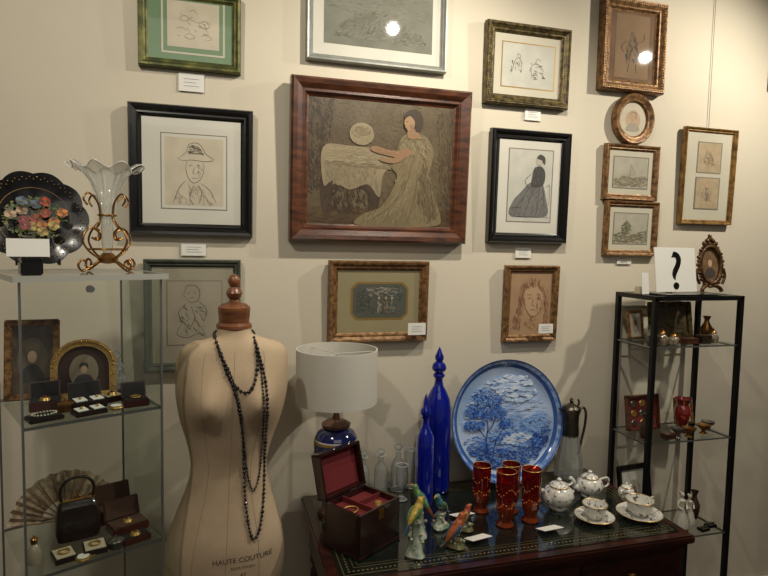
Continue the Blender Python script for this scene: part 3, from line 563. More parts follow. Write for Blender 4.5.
# ---------- bird figurines
def birds():
    def bird(name,x,y,s,rz,cb,cw,cbell,ct,base,perch):
        g=group(name,(x,y,T),(0,0,rz))
        B=pm('feather%s'%str(cb),cb,.25,coat=.6,var=.35,vs=140); Wm=pm('feather%s'%str(cw),cw,.25,coat=.6,var=.35,vs=140); L=pm('feather%s'%str(cbell),cbell,.25,coat=.6,var=.2,vs=140); Tm=pm('feather%s'%str(ct),ct,.25,coat=.6,var=.3,vs=140)
        z=perch; c=cat([(-.055*s,0,z),(-.03*s,0,z+.025*s),(0,0,z+.05*s),(.018*s,0,z+.078*s),(.026*s,0,z+.098*s),(.034*s,0,z+.112*s)],4)
        tube(g,'body',c,[.004*s]+[(.004+.019*math.sin(pi*min(1,i/13)*.75))*s for i in range(1,14)]+[.0175*s,.0168*s,.0165*s,.0165*s,.015*s,.012*s,.004*s],B,seg=16)
        tube(g,'tail',[(-.03*s,0,z+.02*s),(-.06*s,0,z-.012*s),(-.085*s,0,z-.045*s if z>.06 else z-.02*s)],[.012*s,.010*s,.003*s],Tm,flat=.5)
        for sd in(-1,1):
            tube(g,'wing',cat([(.012*s,sd*.019*s,z+.065*s),(-.012*s,sd*.025*s,z+.045*s),(-.045*s,sd*.018*s,z+.01*s)],4),[.006*s,.012*s,.014*s,.014*s,.013*s,.011*s,.008*s,.005*s,.002*s],Wm,flat=.5)
            ell(g,'eye',(.0022*s,.0014*s,.0022*s),(.033*s,sd*.0145*s,z+.108*s),BLACK)
            tube(g,'leg',[(-.005*s,sd*.008*s,z+.03*s),(-.003*s,sd*.008*s,z-.006)],.0025*s,THING,seg=6)
        tube(g,'beak',[(.040*s,0,z+.108*s),(.052*s,0,z+.104*s),(.055*s,0,z+.094*s)],[.007*s,.005*s,.001*s],pm('beak_horn',(200,160,80),.3),seg=8)
        ell(g,'breast',(.016*s,.016*s,.026*s),(.010*s,0,z+.052*s),L,rot=(0,.35,0))
        lathe(g,'base',[(0,0),(.026,0),(.030,.006),(.024,.016),(.014,z*.5),(.012,z*.85),(.014,z),(0,z+.002)],base,seg=24,mod=lambda rr,zz,a,k:(rr*(1+.14*math.sin(3*a+zz*60)),zz))
        beads(g,'modelled_leaves',[((.016+.006*(i%2))*math.cos(i*1.9),(.016+.006*(i%2))*math.sin(i*1.9),.012+z*.8*i/9) for i in range(9)],.006,pm('glazed_leaf',(90,120,70),.25,coat=.6,c2=(190,180,150),vs=80))
    WB=pm('glazed_rock',(190,190,176),.25,coat=.6,c2=(110,136,112),vs=50); GB=pm('glazed_stump',(120,96,66),.25,coat=.6,c2=(80,104,62),vs=50)
    bird('parrot_figurine',.565,-.525,.62,.5,(180,152,64),(58,112,70),(206,198,172),(50,92,116),WB,.105)
    bird('parrot_figurine',.612,-.420,.60,2.4,(84,122,68),(60,98,114),(186,170,92),(140,70,44),WB,.10)
    bird('songbird_figurine',.705,-.505,.70,.2,(160,82,44),(50,78,100),(186,124,68),(70,60,50),GB,.025)
    bird('songbird_figurine',.700,-.380,.60,-2.6,(62,114,120),(74,104,70),(180,170,134),(50,84,100),WB,.05)
    bird('songbird_figurine',.775,-.410,.55,.4,(150,68,42),(112,96,60),(184,142,72),(78,54,38),GB,.018)
    for x,y,rz in((.785,-.490,.2),(1.040,-.490,.1),(.80,-.330,.1)):
        g=group('price_card',(x,y,T+.012),(math.radians(-16),0,rz)); box(g,'card',(.075,.05,.0015),(0,0,0),CARD)
birds()

# ---------- left display cabinet
CW_,CD_=.315,.32
CR=math.radians(25.5)
def lw(lx,ly,z=0):
    c,s=math.cos(CR),math.sin(CR); return (-.143+lx*c-ly*s,-.50+lx*s+ly*c,z)
def leftcab():
    g=group('glass_display_cabinet',(-.143,-.50,0),(0,0,CR)); w,d=CW_,CD_
    box(g,'plinth',(w,d,.10),(-w/2,d/2,.05),BLKM)
    def sheet(nm,z,m=SHG,e=0): pane(g,nm,[(e,-e,z),(e,d+e,z),(-w-e,d+e,z),(-w-e,-e,z)],m)
    for z in(.55,.89,1.25):
        sheet('shelf',z); box(g,'shelf_edge',(w-.006,.002,.007),(-w/2,.003,z-.0035),CHROME); box(g,'shelf_edge_side',(.002,d-.006,.007),(-.003,d/2,z-.0035),CHROME); box(g,'shelf_edge_rear',(w-.006,.002,.007),(-w/2,d-.003,z-.0035),CHROME)
    e=.014; TE=pm('top_edge',(176,176,166),.3,coat=.4)
    sheet('top_glass',1.598,glass('top_glass',(235,238,232),(200,204,198),body=(196,196,186),alpha=.45),e)
    for y in(-e,d+e): box(g,'top_edge',(w+2*e,.004,.014),(-w/2,y,1.592),TE)
    for x in(e,-w-e): box(g,'top_edge_side',(.004,d+2*e,.014),(x,d/2,1.592),TE)
    for x in(0,-w):
        for y in(0,d): box(g,'post',(.005,.005,1.49),(x,y,.845),CHROME)
    z0,z1=.10,1.59
    pane(g,'side_glass',[(0,0,z0),(0,d,z0),(0,d,z1),(0,0,z1)],SHG); pane(g,'door_glass',[(-w,0,z0),(0,0,z0),(0,0,z1),(-w,0,z1)],SHG)
    lathe(g,'lock',[(0,.012),(.008,.012),(.009,0)],CHROME,seg=16,loc=(-.17,-.002,1.565),rot=(pi/2,0,0))
leftcab()
def onshelf(name,lx,ly,z,rz=0): return group(name,lw(lx,ly,z),(0,0,CR+rz))
def leftitems():
    ZA,ZB,ZT=1.2505,.8905,1.5985
    p=lw(-.250,.165,ZT+.134); g=group('painted_tole_tray',p,(math.radians(-14),0,math.radians(22)))
    mod=lambda r,z,a,k:(r*(1+(.07*abs(math.cos(5*a))-.03 if r>.09 else 0)),z)
    lathe(g,'tray',[(0,0),(.082,0),(.095,.008),(.116,.014),(.117,.010),(.095,.003),(.08,-.004),(0,-.004)],[BLACK],seg=100,rot=(pi/2,0,0),mod=mod)
    for s in(-1,1): tube(g,'easel_leg',[(s*.03,.004,-.02),(s*.045,-.004,-.118),(s*.046,-.016,-.121),(s*.046,-.018,-.108)],.0025,BLKM)
    tube(g,'easel_back',[(0,.004,-.02),(0,.045,-.118)],.0025,BLKM)
    a=Art(g,(-110,-110,110,110),.22,.22,-.0008)
    TGo=pm('tole_gold',(136,108,58),.35,metal=.3)
    a.lines('gold_line',[[(80*math.cos(t*pi/24),80*math.sin(t*pi/24)) for t in range(49)]],TGo,.0014)
    cs=[(140,56,36),(166,102,46),(154,134,72),(114,40,44),(156,130,104),(76,92,104)]
    LF=[pm('tole_leaf%d'%i,c,.3,coat=.4) for i,c in enumerate(((92,102,52),(68,80,44),(120,114,62)))]
    a.dabs('foliage',[(72*math.cos(t*pi/8),58*math.sin(t*pi/8)) for t in range(16)],220,LF,15,4.5,.5,1.5)
    for i in range(15):
        t=i*.95; rr=[0,26,30,28,36,44,26,42,50,38,54,56,52,58,48][i]; cx,cy=rr*math.cos(t),rr*.78*math.sin(t); c=cs[i%6]
        F=[pm('tole_f%d_%d'%(i%6,k),tuple(min(255,int(q*m)) for q in c),.3,coat=.4) for k,m in enumerate((1,.75,1.2))]
        for k in range(6):
            tt=k*pi/3+i; a.oval('petal',cx+7*math.cos(tt),cy+7*math.sin(tt),6.5,5,F[k%3])
        a.oval('centre',cx,cy,3,3,TGo)
    beads(g,'rim_gilding',[((.099+.006*(i%2))*math.cos(t),-.0135,(.099+.006*(i%2))*math.sin(t)) for i,t in enumerate([2*pi*i/80 for i in range(80)])],.0018,TGo,(1,.3,1))
    g=onshelf('small_black_box',-.285,.035,ZT); box(g,'body',(.045,.035,.032),(0,0,.016),BLACK,bev=.003); box(g,'lid',(.047,.037,.008),(0,0,.036),BLACK,bev=.003)
    g=group('price_card',lw(-.290,.030,ZT+.041+.022),(math.radians(-14),0,.3)); box(g,'card',(.085,.0015,.042),(0,0,0),CARD)
    # epergne
    g=onshelf('glass_epergne_vase',-.085,.15,ZT)
    FG=glass('opaline_glass',(244,246,244),(150,150,146),body=(228,228,220),alpha=.24)
    def ruff(r,z,a,k):
        q=max(0,(z-.235)/.045); return (r*(1+.10*q*math.cos(9*a)),z+.009*q*math.cos(9*a+.6))
    lathe(g,'trumpet',[(0,.045),(.010,.048),(.014,.075),(.015,.12),(.019,.17),(.026,.205),(.038,.235),(.058,.262),(.080,.278),(.090,.276)],FG,seg=108,mod=ruff,ang=80)
    RM=pm('frosted_rim',(222,222,216),.2)
    tube(g,'ruffled_rim',[(ruff(.090,.276,t,9)[0]*math.cos(t),ruff(.090,.276,t,9)[0]*math.sin(t),ruff(.090,.276,t,9)[1]) for t in [2*pi*i/108 for i in range(108)]],.0013,RM,closed=True,seg=6)
    for i in range(9):
        t=2*pi*i/9; tube(g,'rib',[(.0155*math.cos(t),.0155*math.sin(t),.12),(.0265*math.cos(t),.0265*math.sin(t),.205),(.039*math.cos(t),.039*math.sin(t),.236),(.060*math.cos(t),.060*math.sin(t),.266)],.0007,RM,seg=5)
    lathe(g,'foot_bulb',[(0,.02),(.022,.024),(.026,.036),(.012,.05)],BRASS,seg=24)
    for i in range(4):
        t=i*pi/2+.4; c,s=math.cos(t),math.sin(t); Q=lambda L:[(r*c*1.12,r*s*1.12,z) for r,z in L]
        tube(g,'scroll',cat(Q([(.022,.03),(.05,.012),(.068,.004),(.078,.018),(.070,.032),(.058,.026),(.060,.016)]),6),.003,BRASS)
        tube(g,'loop',cat(Q([(.020,.034),(.050,.055),(.066,.085),(.048,.115),(.024,.105),(.028,.085),(.042,.090)]),6),.0028,BRASS)
        tube(g,'upper_scroll',cat(Q([(.036,.118),(.020,.14),(.024,.18),(.048,.205),(.062,.19),(.052,.174)]),6),.0025,BRASS)
    tube(g,'ring',circ(.022,.15,24),.0025,BRASS,closed=True); tube(g,'ring_2',circ(.048,.06,24),.0025,BRASS,closed=True)
    # shelf A
    g=onshelf('standing_picture_frame',-.250,.255,ZA+.002); g.rotation_euler=(math.radians(-8),0,CR-.35)
    for sx in(-1,1): box(g,'side',(.018,.014,.215),(sx*.056,0,.1075),BRGOLD,bev=.003)
    for z in(.009,.206): box(g,'rail',(.13,.014,.018),(0,0,z),BRGOLD,bev=.003)
    box(g,'picture',(.10,.004,.19),(0,.002,.107),pm('dark_print',(58,48,38),.4,coat=.8,c2=(92,78,58),vs=25)); box(g,'strut',(.02,.003,.13),(0,.022,.068),BLACK,rot=(math.radians(18),0,0))
    g2=bpy.data.objects.new('portrait',None); link(g2,g); g2.location=(0,0,.107); a=Art(g2,(-50,-95,50,95),.10,.19,-.0005)
    a.oval('oval_mount',0,0,36,60,pm('portrait_ground2',(96,84,66),.4,coat=.8,var=.2)); a.poly('bust',[(-26,56),(-18,22),(0,12),(18,22),(26,56)],INK); a.oval('face',0,-8,11,16,pm('portrait_skin',(190,156,128),.4,coat=.6))
    g=onshelf('arched_portrait_frame',-.135,.205,ZA+.001); g.rotation_euler=(math.radians(-8),0,CR-.3)
    w,h=.080,.16; ou=[(-w,0),(-w,h*.55)]+[(-w*math.cos(t*pi/12),h*.55+(h*.45)*math.sin(t*pi/12)) for t in range(1,12)]+[(w,h*.55),(w,0)]
    inn=[(x*.78,z*.78+.016) for x,z in ou]; n=len(ou)
    v=[(x,0,z) for x,z in ou]+[(x,-.014,z) for x,z in ou]+[(x,-.012,z) for x,z in inn]+[(x,-.004,z) for x,z in inn]; f=[]
    LG=pm('bright_gilt',(190,150,84),.35,metal=.5,bump=.5,bs=120)
    for k in range(3):
        for i in range(n): j=(i+1)%n; f.append((k*n+i,k*n+j,(k+1)*n+j,(k+1)*n+i))
    f.append(tuple(3*n+i for i in range(n))); mk(g,'arch',v,f,[LG,pm('velvet_dark',(60,38,30),.8)],[0]*(3*n)+[1],smooth=False)
    beads(g,'crest',[(p.x*.92,-.015,p.z*.92+.007) for p in cat([(a,0,b) for a,b in ou],3)],.0035,LG)
    g2=bpy.data.objects.new('portrait',None); link(g2,g); g2.location=(0,0,.072); a=Art(g2,(-50,-60,50,60),.10,.12,-.005)
    a.oval('oval_mount',0,0,36,46,pm('portrait_ground',(140,124,100),.4,coat=.8,var=.2)); a.poly('dress',[(-26,38),(-17,14),(0,8),(17,14),(26,38),(0,44)],pm('portrait_dress',(60,54,60),.5,coat=.6)); a.oval('face',0,-6,9,12,pm('portrait_skin',(190,156,128),.4,coat=.6)); a.poly('hair',[(-10,-6),(-10,-20),(0,-24),(10,-20),(10,-6),(4,-14),(-4,-14)],INK)
    box(g,'strut',(.02,.003,.10),(0,.018,.052),BLACK,rot=(math.radians(16),0,0))
    for lx,ly,s in((-.030,.275,1),(-.035,.215,.8)):
        g=onshelf('crystal_scent_bottle',lx,ly,ZA); lathe(g,'body',[(0,.001),(.020*s,.001),(.022*s,.01),(.022*s,.05*s),(.01*s,.062*s),(.009*s,.075*s),(.013*s,.078*s)],GLS,seg=12,ang=20); lathe(g,'stopper',[(.007*s,.078*s),(.014*s,.09*s),(.012*s,.1*s),(0,.108*s)],GLS,seg=10,ang=20)
    LE=pm('dark_leather',(36,20,18),.4,coat=.2,bump=.3,bs=250); SAT=pm('cream_satin',(186,174,146),.5,bump=.2,bs=90); VEL=pm('black_velvet',(18,16,18),.9); RBL=pm('red_brown_leather',(66,30,22),.4)
    def casebox(name,lx,ly,z,w,d,h,rz=0,lid=True,item=None,leather=LE,lining=SAT):
        g=onshelf(name,lx,ly,z,rz); box(g,'base',(w,d,h),(0,0,h/2),leather,bev=.002); box(g,'lining',(w-.008,d-.008,.003),(0,0,h),lining)
        if lid:
            l=bpy.data.objects.new('lid',None); link(l,g); l.location=(0,d/2,h); l.rotation_euler=(math.radians(-20),0,0)
            box(l,'panel',(w,.006,d*.9),(0,.004,d*.45),leather,bev=.002); box(l,'satin',(w-.008,.002,d*.9-.008),(0,0,d*.45),lining)
        if item=='ring': tube(g,'jewel',circ(.012,h+.005,16),.0022,THING,closed=True)
        if item=='pearls': beads(g,'pearls',[((w*.35)*math.cos(a),(d*.32)*math.sin(a),h+.005) for a in [2*pi*i/22 for i in range(22)]],.003,pm('pearl',(190,180,160),.2,coat=.6))
        if item=='cards':
            for q in(-.25,.25): box(g,'card',(w*.34,d*.6,.002),(w*q,0,h+.004),CARD,rot=(.1,0,.1)); beads(g,'studs',[(w*q,0,h+.008)],.004,THING)
        if item=='brooch': lathe(g,'brooch',[(0,.008),(.010,.006),(.014,0)],THING,seg=14,loc=(0,0,h+.002)); beads(g,'stone',[(0,0,h+.010)],.005,pm('garnet',(90,10,20),.1,coat=1))
    def watch(lx,ly,z):
        g=onshelf('pocket_watch',lx,ly,z+.003); lathe(g,'case',[(0,-.003),(.016,-.003),(.019,.001),(.017,.005),(0,.006)],THING,seg=28); lathe(g,'dial',[(0,.0065),(.014,.0065),(.014,.006)],CARD,seg=24); tube(g,'bow',[(.022+.004*math.cos(t),.004*math.sin(t),.001) for t in [2*pi*i/12 for i in range(12)]],.001,THING,closed=True)
    def snuff(lx,ly,z,m): g=onshelf('round_trinket_box',lx,ly,z); lathe(g,'body',[(0,0),(.018,0),(.019,.004),(.019,.014),(.020,.015),(.020,.020),(.015,.024),(.004,.026),(.003,.031),(0,.032)],m,seg=28)
    casebox('jewellery_case',-.240,.150,ZA,.070,.05,.022,-.2,item='brooch',leather=RBL,lining=VEL)
    casebox('jewellery_case',-.150,.105,ZA,.08,.05,.018,.0,item='cards',lining=VEL)
    casebox('necklace_tray',-.262,.050,ZA,.075,.05,.010,.1,lid=False,item='pearls',lining=VEL)
    casebox('earring_display',-.165,.040,ZA,.075,.045,.010,.1,lid=False,item='cards',lining=VEL)
    casebox('jewellery_case',-.050,.050,ZA,.062,.045,.018,-.15,lid=True,item='ring',leather=pm('red_leather',(60,18,16),.4),lining=VEL)
    casebox('brooch_box',-.085,.130,ZA,.05,.04,.016,.2,lid=False,item='brooch',lining=SAT)
    watch(-.100,.045,ZA); watch(-.045,.120,ZA); snuff(-.205,.100,ZA,BRASS); snuff(-.040,.165,ZA,pm('enamel_box',(60,60,90),.2,coat=.7))
    # shelf B
    g=onshelf('folding_lace_fan',-.175,.260,ZB+.004); g.rotation_euler=(math.radians(-10),0,CR-.1)
    LA=pm('fan_lace',(190,172,142),.8,c2=(140,120,94),vs=70,bump=.2); ST=pm('fan_sticks',(120,88,60),.5)
    v=[];f=[]; N=36; R0,R1=.060,.138
    for i in range(N+1):
        t=math.radians(8+164*i/N); y=.004 if i%2 else -.004
        for R in(R0,R0*.4+R1*.6,R1*(1+.02*math.cos(i*2.1))): v.append((R*math.cos(t),y,R*math.sin(t)))
    for i in range(N):
        for k in range(2): f.append((i*3+k,(i+1)*3+k,(i+1)*3+k+1,i*3+k+1))
    mk(g,'leaf',v,f,LA,smooth=False)
    for i in range(0,N+1,3):
        t=math.radians(8+164*i/N); tube(g,'stick',[(.004*math.cos(t),-.005,.004+.004*math.sin(t)),(.07*math.cos(t),-.0055,.07*math.sin(t)),(.132*math.cos(t),-.0055,.132*math.sin(t))],[.0025,.0022,.0008],ST,seg=5,flat=.4)
    tube(g,'tassel',[(0,-.008,.004),(.01,-.012,.002),(.02,-.012,.001)],.003,ST)
    g=onshelf('leather_handbag',-.170,.150,ZB,-.1)
    BG=pm('bag_leather',(34,22,18),.35,coat=.3,bump=.3,bs=180)
    v=[];f=[];pr=[(0,.050,.026),(.02,.054,.030),(.06,.052,.028),(.09,.046,.018),(.10,.042,.008)]
    for z,hw,hd in pr:
        for i in range(28):
            a_=2*pi*i/28; c,s=math.cos(a_),math.sin(a_); v.append((hw*math.copysign(abs(c)**.45,c),hd*math.copysign(abs(s)**.45,s),z+.002))
    for k in range(4):
        for i in range(28): j=(i+1)%28; f.append((k*28+i,k*28+j,(k+1)*28+j,(k+1)*28+i))
    f.append(tuple(range(28))[::-1]); f.append(tuple(4*28+i for i in range(28))); mk(g,'body',v,f,BG)
    tube(g,'frame',[(-.042,0,.103),(.042,0,.103)],.004,BRASS); beads(g,'clasp',[(-.005,0,.112),(.005,0,.112)],.005,BRASS)
    tube(g,'handle',cat([(-.036,0,.10),(-.040,0,.135),(-.02,0,.16),(.02,0,.16),(.040,0,.135),(.036,0,.10)],5),.004,BG); box(g,'flap',(.08,.004,.05),(0,-.030,.068),BG,bev=.003)
    casebox('canteen_case',-.058,.200,ZB,.10,.06,.035,.0,leather=RBL,lining=pm('brown_velvet',(70,46,32),.9))
    casebox('canteen_case',-.056,.110,ZB,.095,.06,.022,.05,leather=RBL,lining=pm('brown_velvet',(70,46,32),.9),item='brooch')
    casebox('cufflink_box',-.155,.050,ZB,.055,.06,.014,-.15,lid=False,item='ring',lining=SAT)
    casebox('cufflink_box',-.225,.055,ZB,.05,.06,.014,.0,lid=False,item='ring',lining=SAT)
    casebox('pendant_case',-.060,.035,ZB,.07,.04,.016,.05,lid=False,item='brooch',leather=RBL,lining=VEL)
    watch(-.190,.020,ZB); snuff(-.110,.030,ZB,PEWT)
    g=onshelf('perfume_atomiser',-.285,.075,ZB); lathe(g,'body',[(0,.001),(.016,.001),(.018,.03),(.010,.045),(.006,.05)],pm('opal',(150,140,120),.2,coat=.5),seg=20); lathe(g,'cap',[(.007,.05),(.009,.062),(0,.072)],BRASS,seg=16)
leftitems()

# ---------- right display cabinet
def rightcab():
    g=group('black_display_cabinet',(1.815,-.155,0)); w,d=.43,.23; p=.018
    for sx in(-1,1):
        for sy in(-1,1): box(g,'post',(p,p,1.50),(sx*(w/2-p/2),sy*(d/2-p/2),.75),BLKM)
    for z in(1.501,.06):
        for s in(-1,1): box(g,'rail',(w,p,.018),(0,s*(d/2-p/2),z),BLKM); box(g,'rail_side',(p,d-2*p,.018),(s*(w/2-p/2),0,z),BLKM)
    pane(g,'top_glass',[(-w/2+p,-d/2+p,1.5095),(w/2-p,-d/2+p,1.5095),(w/2-p,d/2-p,1.5095),(-w/2+p,d/2-p,1.5095)],SHG)
    for z in(1.31,.93,.53,.075):
        x,y=w/2-.004,d/2-.004
        pane(g,'shelf',[(-x,-y,z+.003),(x,-y,z+.003),(x,y,z+.003),(-x,y,z+.003)],SHG); box(g,'shelf_edge',(w-2*p,.002,.006),(0,-d/2+.006,z),CHROME); box(g,'shelf_edge_side',(.002,d-2*p,.006),(-w/2+.006,0,z),CHROME); box(g,'shelf_edge_rear',(w-2*p,.002,.006),(0,d/2-.006,z),CHROME)
        for s in(-1,1): box(g,'shelf_rail',(.006,d-2*p,.006),(s*(w/2-.012),0,z-.005),BLKM)
rightcab()
def rightitems():
    ZT=1.5105
    g=group('question_mark_sign',(1.785,-.175,ZT+.008),(math.radians(-8),0,.06))
    box(g,'panel',(.21,.004,.18),(0,0,.091),CARD); box(g,'strut',(.03,.002,.12),(0,.022,.06),CARD,rot=(math.radians(18),0,0))
    cu=bpy.data.curves.new('q','FONT'); cu.body='?'; cu.size=.215; cu.align_x='CENTER'; cu.extrude=.0004; cu.offset=.0015
    to=bpy.data.objects.new('q',cu); link(to); bpy.context.view_layer.update(); me=bpy.data.meshes.new_from_object(to); bpy.data.objects.remove(to)
    me.materials.append(BLACK); q=bpy.data.objects.new('question_mark',me); q.rotation_euler=(pi/2,0,0); q.location=(0,-.003,.014); link(q,g)
    g=group('black_tray',(1.785,-.185,ZT)); box(g,'base',(.25,.15,.005),(0,0,.0025),BLACK,bev=.002)
    g=group('ornate_bronze_frame',(1.978,-.15,ZT),(math.radians(-6),0,0))
    BZ=pm('dark_bronze',(110,78,42),.4,metal=.6,bump=.6,bs=150,c2=(56,36,22),vs=40)
    tube(g,'oval',[(.054*math.cos(t),-.006,.118+.078*math.sin(t)) for t in [2*pi*i/40 for i in range(40)]],.009,BZ,closed=True); beads(g,'beading',[(.064*math.cos(t),-.006,.118+.090*math.sin(t)) for t in [2*pi*i/34 for i in range(34)]],[.009 if i%2 else .006 for i in range(34)],BZ)
    scaled(lathe(g,'glass_portrait',[(0,0),(1,0),(1,-.1),(0,-.1)],pm('dark_portrait',(116,92,66),.3,coat=.8,var=.3,vs=30),seg=32,rot=(pi/2,0,0),loc=(0,-.002,.118)),.050,.073,.04)
    g2=bpy.data.objects.new('portrait',None); link(g2,g); g2.location=(0,0,.118); a=Art(g2,(-50,-70,50,70),.10,.14,-.003)
    a.poly('bust',[(-26,40),(-14,14),(14,14),(26,40),(0,54)],INK); a.oval('face',0,-8,11,15,pm('portrait_skin',(190,156,128),.4,coat=.6))
    beads(g,'crest',[(0,-.006,.226),(-.014,-.006,.219),(.014,-.006,.219),(0,-.006,.239),(-.03,-.006,.208),(.03,-.006,.208)],[.013,.011,.011,.009,.010,.010],BZ)
    for s in(-1,1):
        tube(g,'foot',cat([(s*.02,-.006,.035),(s*.045,-.008,.02),(s*.050,-.01,.006)],5),.008,BZ); tube(g,'side_scroll',cat([(s*.058,-.006,.04),(s*.072,-.006,.07),(s*.068,-.006,.10)],5),.006,BZ)
    tube(g,'back_leg',[(0,.0,.12),(0,.045,.01)],.004,BZ)
    g=group('ivory_card_stack',(1.630,-.175,ZT),(0,0,.3)); box(g,'card',(.045,.003,.085),(0,0,.043),CARD,rot=(-.1,0,0)); box(g,'block',(.04,.025,.03),(0,.02,.015),pm('ivory',(190,180,150),.4),bev=.002)
    def picframe(name,x,y,z,w,h,fm,pic,rz=0):
        g=group(name,(x,y,z+.003),(math.radians(-9),0,rz)); t=w*.12
        for s in(-1,1): box(g,'side',(t,.014,h),(s*(w/2-t/2),0,h/2),fm,bev=.003)
        for q in(t/2,h-t/2): box(g,'rail',(w-2*t+.002,.014,t),(0,0,q),fm,bev=.003)
        box(g,'picture',(w-2*t+.004,.004,h-2*t+.004),(0,.002,h/2),pic)
        g2=bpy.data.objects.new('art',None); link(g2,g); g2.location=(0,0,h/2); return Art(g2,(0,0,10,10),w,h,-.001)
    S1,S2,S3=1.3135,.9335,.5335
    BGl=[pm('hill%d'%i,c,.4) for i,c in enumerate(((50,44,30),(80,70,46),(64,56,38)))]
    a=picframe('standing_landscape_frame',1.84,-.10,S1,.22,.155,DGOLD,pm('dark_oil',(62,52,38),.4,coat=.6,c2=(100,84,58),vs=18)); a.dabs('hill',[(1.6,7),(4,5),(6,6),(8.3,4.5),(8.3,8),(1.6,8)],60,BGl,1.2,.3,.2,.6)
    a=picframe('standing_miniature_frame',1.668,-.095,S1,.085,.12,BRGOLD,PAPER,.15); a.oval('vignette',5,5,2,2.6,INKL); a.oval('face',5,4.4,.9,1.1,INKB)
    a=picframe('standing_engraving_frame',1.725,-.085,S3,.18,.23,BLACK,PAPERG,.1); a.oval('bust_shade',5,5,1.8,2.2,INKL); a.dabs('portrait_hatching',[(3.5,7),(4,5),(5,3),(6,5),(6.5,7)],60,[INK,INKM],1,.12,1,.6)
    a=picframe('standing_miniature_frame',1.945,-.085,S2,.09,.115,BRGOLD,PAPER,-.1); a.oval('vignette',5,5,2,2.6,INKL); a.oval('face',5,4.4,.9,1.1,INKB)
    g=group('medal_display_case',(1.712,-.112,S2+.002),(math.radians(-8),0,.05)); RD=pm('red_case',(104,34,30),.7,bump=.2,bs=150)
    box(g,'panel',(.15,.010,.14),(0,.004,.071),RD)
    for s in(-1,1): box(g,'side',(.008,.022,.145),(s*.077,0,.0725),WOODF)
    for z in(.004,.141): box(g,'rail',(.162,.022,.008),(0,0,z),WOODF)
    for i in range(3):
        for j in range(3): lathe(g,'medal',[(0,.004),(.013,.003),(.015,0)],THING if (i+j)%2 else PEWT,seg=20,loc=(-.045+i*.045,-.001,.030+j*.040),rot=(pi/2,0,0))
    RV=pm('ruby_glass',(112,24,20),.1,coat=1); g=group('ruby_glass_vase',(1.862,-.16,S2)); lathe(g,'body',[(0,0),(.030,0),(.032,.006),(.014,.018),(.024,.045),(.034,.075),(.030,.10),(.022,.115),(.034,.14),(.032,.14)],RV,seg=28)
    for x,y,m in((1.93,-.205,BRASS),(1.985,-.17,PEWT),(1.785,-.22,PEWT),(1.835,-.225,BRASS)):
        g=group('salt_cellar',(x,y,S2)); lathe(g,'bowl',[(0,.002),(.016,.001),(.006,.01),(.010,.016),(.024,.030),(.026,.038),(.022,.036),(0,.022)],m,seg=24)
        tube(g,'handle',cat([(.024,0,.034),(.036,0,.032),(.030,0,.020),(.018,0,.022)],4),.0025,m)
    DC=pm('dark_ceramic',(60,38,26),.2,coat=.5)
    for x,y,z,h,m in((1.645,-.20,S2,.10,DC),(1.645,-.21,S1,.075,PEWT),(1.98,-.14,S1,.10,BRASS),(1.98,-.13,S3,.12,DC)):
        g=group('small_vase',(x,y,z)); lathe(g,'body',[(0,0),(.016,0),(.022,h*.25),(.024,h*.5),(.010,h*.75),(.009,h*.85),(.016,h)],m,seg=24)
    for x,y,h in((1.69,-.215,.065),(1.745,-.215,.05),(1.95,-.205,.06)):
        g=group('trinket_pot',(x,y,S1)); lathe(g,'body',[(0,0),(.018,0),(.022,.02),(.020,h*.5),(.012,h*.62),(.014,h*.66)],pm('cream_ceramic',(150,138,116),.2,coat=.5,c2=(90,76,60),vs=60),seg=24); lathe(g,'lid',[(.014,h*.66),(.010,h*.8),(.004,h*.85),(.005,h*.95),(0,h)],BRASS,seg=16)
    for x,y,z,w,d,h,c in((1.815,-.215,S1,.065,.045,.025,(70,40,26)),(1.89,-.215,S1,.05,.04,.035,(40,28,24)),(1.735,-.225,S2,.05,.035,.022,(60,34,24)),(1.66,-.19,S3,.06,.05,.04,(60,40,28))):
        g=group('small_wooden_box',(x,y,z),(0,0,.1)); m=pm('box_wood%d'%c[0],c,.35,coat=.3,var=.2,vs=30); box(g,'body',(w,d,h*.65),(0,0,h*.325),m,bev=.001); box(g,'lid',(w+.003,d+.003,h*.32),(0,0,h*.82),m,bev=.002); box(g,'clasp',(.006,.002,.008),(0,-d/2-.001,h*.6),BRASS)
    for x,y,h in((1.855,-.19,.15),(1.915,-.17,.125)):
        g=group('porcelain_figurine',(x,y,S3)); PW=pm('biscuit',(190,184,168),.35,coat=.3,var=.06); k=h/.14
        lathe(g,'gown',[(0,0),(.026*k,0),(.027*k,.006*k),(.024*k,.03*k),(.017*k,.06*k),(.010*k,.082*k),(.013*k,.100*k),(.014*k,.110*k),(.006*k,.118*k),(.005*k,.123*k)],PW,seg=36,mod=lambda r,z,a,kk:(r*(1+(.08*math.cos(7*a) if z<.06 else 0)),z))
        ell(g,'head',(.008*k,.009*k,.0105*k),(0,-.001,.131*k),PW); ell(g,'bun',(.006*k,.006*k,.006*k),(0,.008*k,.137*k),PW)
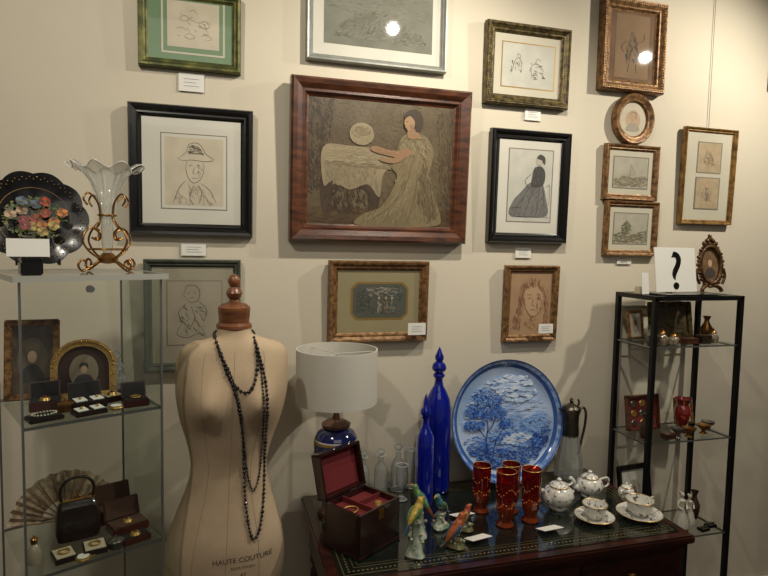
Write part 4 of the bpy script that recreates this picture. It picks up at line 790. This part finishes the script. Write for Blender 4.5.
        for s in(-1,1): tube(g,'arm',cat([(s*.012*k,0,.108*k),(s*.020*k,-.004*k,.09*k),(s*.010*k,-.018*k,.078*k)],4),[.005*k]*4+[.0042*k]*4+[.003*k],PW)
    for x,y in((1.93,-.235),(1.985,-.215)):
        g=group('silver_spoon_case',(x,y,S3),(0,0,.1)); box(g,'case',(.045,.03,.012),(0,0,.006),BLACK,bev=.002); tube(g,'spoon',[(-.02,0,.014),(.012,0,.014),(.020,0,.014)],[.0015,.0015,.006],PEWT,flat=.4)
    g=group('price_card',(1.79,-.235,S3+.012),(math.radians(-15),0,.1)); box(g,'card',(.05,.0015,.02),(0,0,0),CARD)
rightitems()

# ---------- lights
def light(name,loc,e,rad,col,target,ang=110):
    l=bpy.data.lights.new(name,'SPOT'); l.energy=e; l.shadow_soft_size=rad; l.color=col
    o=bpy.data.objects.new(name,l); o.location=loc; link(o)
    l.spot_size=math.radians(ang); l.spot_blend=.9; o.rotation_euler=(Vector(target)-Vector(loc)).to_track_quat('-Z','Y').to_euler()
WC=(1,.925,.79)
light('track_spot',(.855,-.84,2.785),58,.027,WC,(.65,0,1.6),125)
light('track_spot',(2.38,-.84,2.80),78,.027,WC,(1.6,0,1.65),125)
light('track_spot',(-.55,-1.3,2.82),42,.04,WC,(-.1,0,1.8),115)
a=bpy.data.lights.new('ceiling_fill','AREA'); a.energy=17; a.size=2.2; a.color=(1,.94,.84); ao=bpy.data.objects.new('ceiling_fill',a); ao.location=(.3,-2.6,3.0); link(ao); ao.rotation_euler=(math.radians(25),0,0)
w=bpy.data.worlds.new('World'); sc.world=w; w.use_nodes=True; w.node_tree.nodes['Background'].inputs[0].default_value=(1,.95,.88,1); w.node_tree.nodes['Background'].inputs[1].default_value=.12

cam=bpy.data.cameras.new('camera'); cam.sensor_width=36; cam.lens=36*580/768; cam.clip_start=.02
co=bpy.data.objects.new('camera',cam); link(co)
R=Matrix.Rotation(math.radians(-16),4,'Z')@Matrix.Rotation(math.radians(90-4.1),4,'X')@Matrix.Rotation(math.radians(1.1),4,'Z')
co.matrix_world=Matrix.Translation((0,-2.1,1.68))@R
sc.camera=co
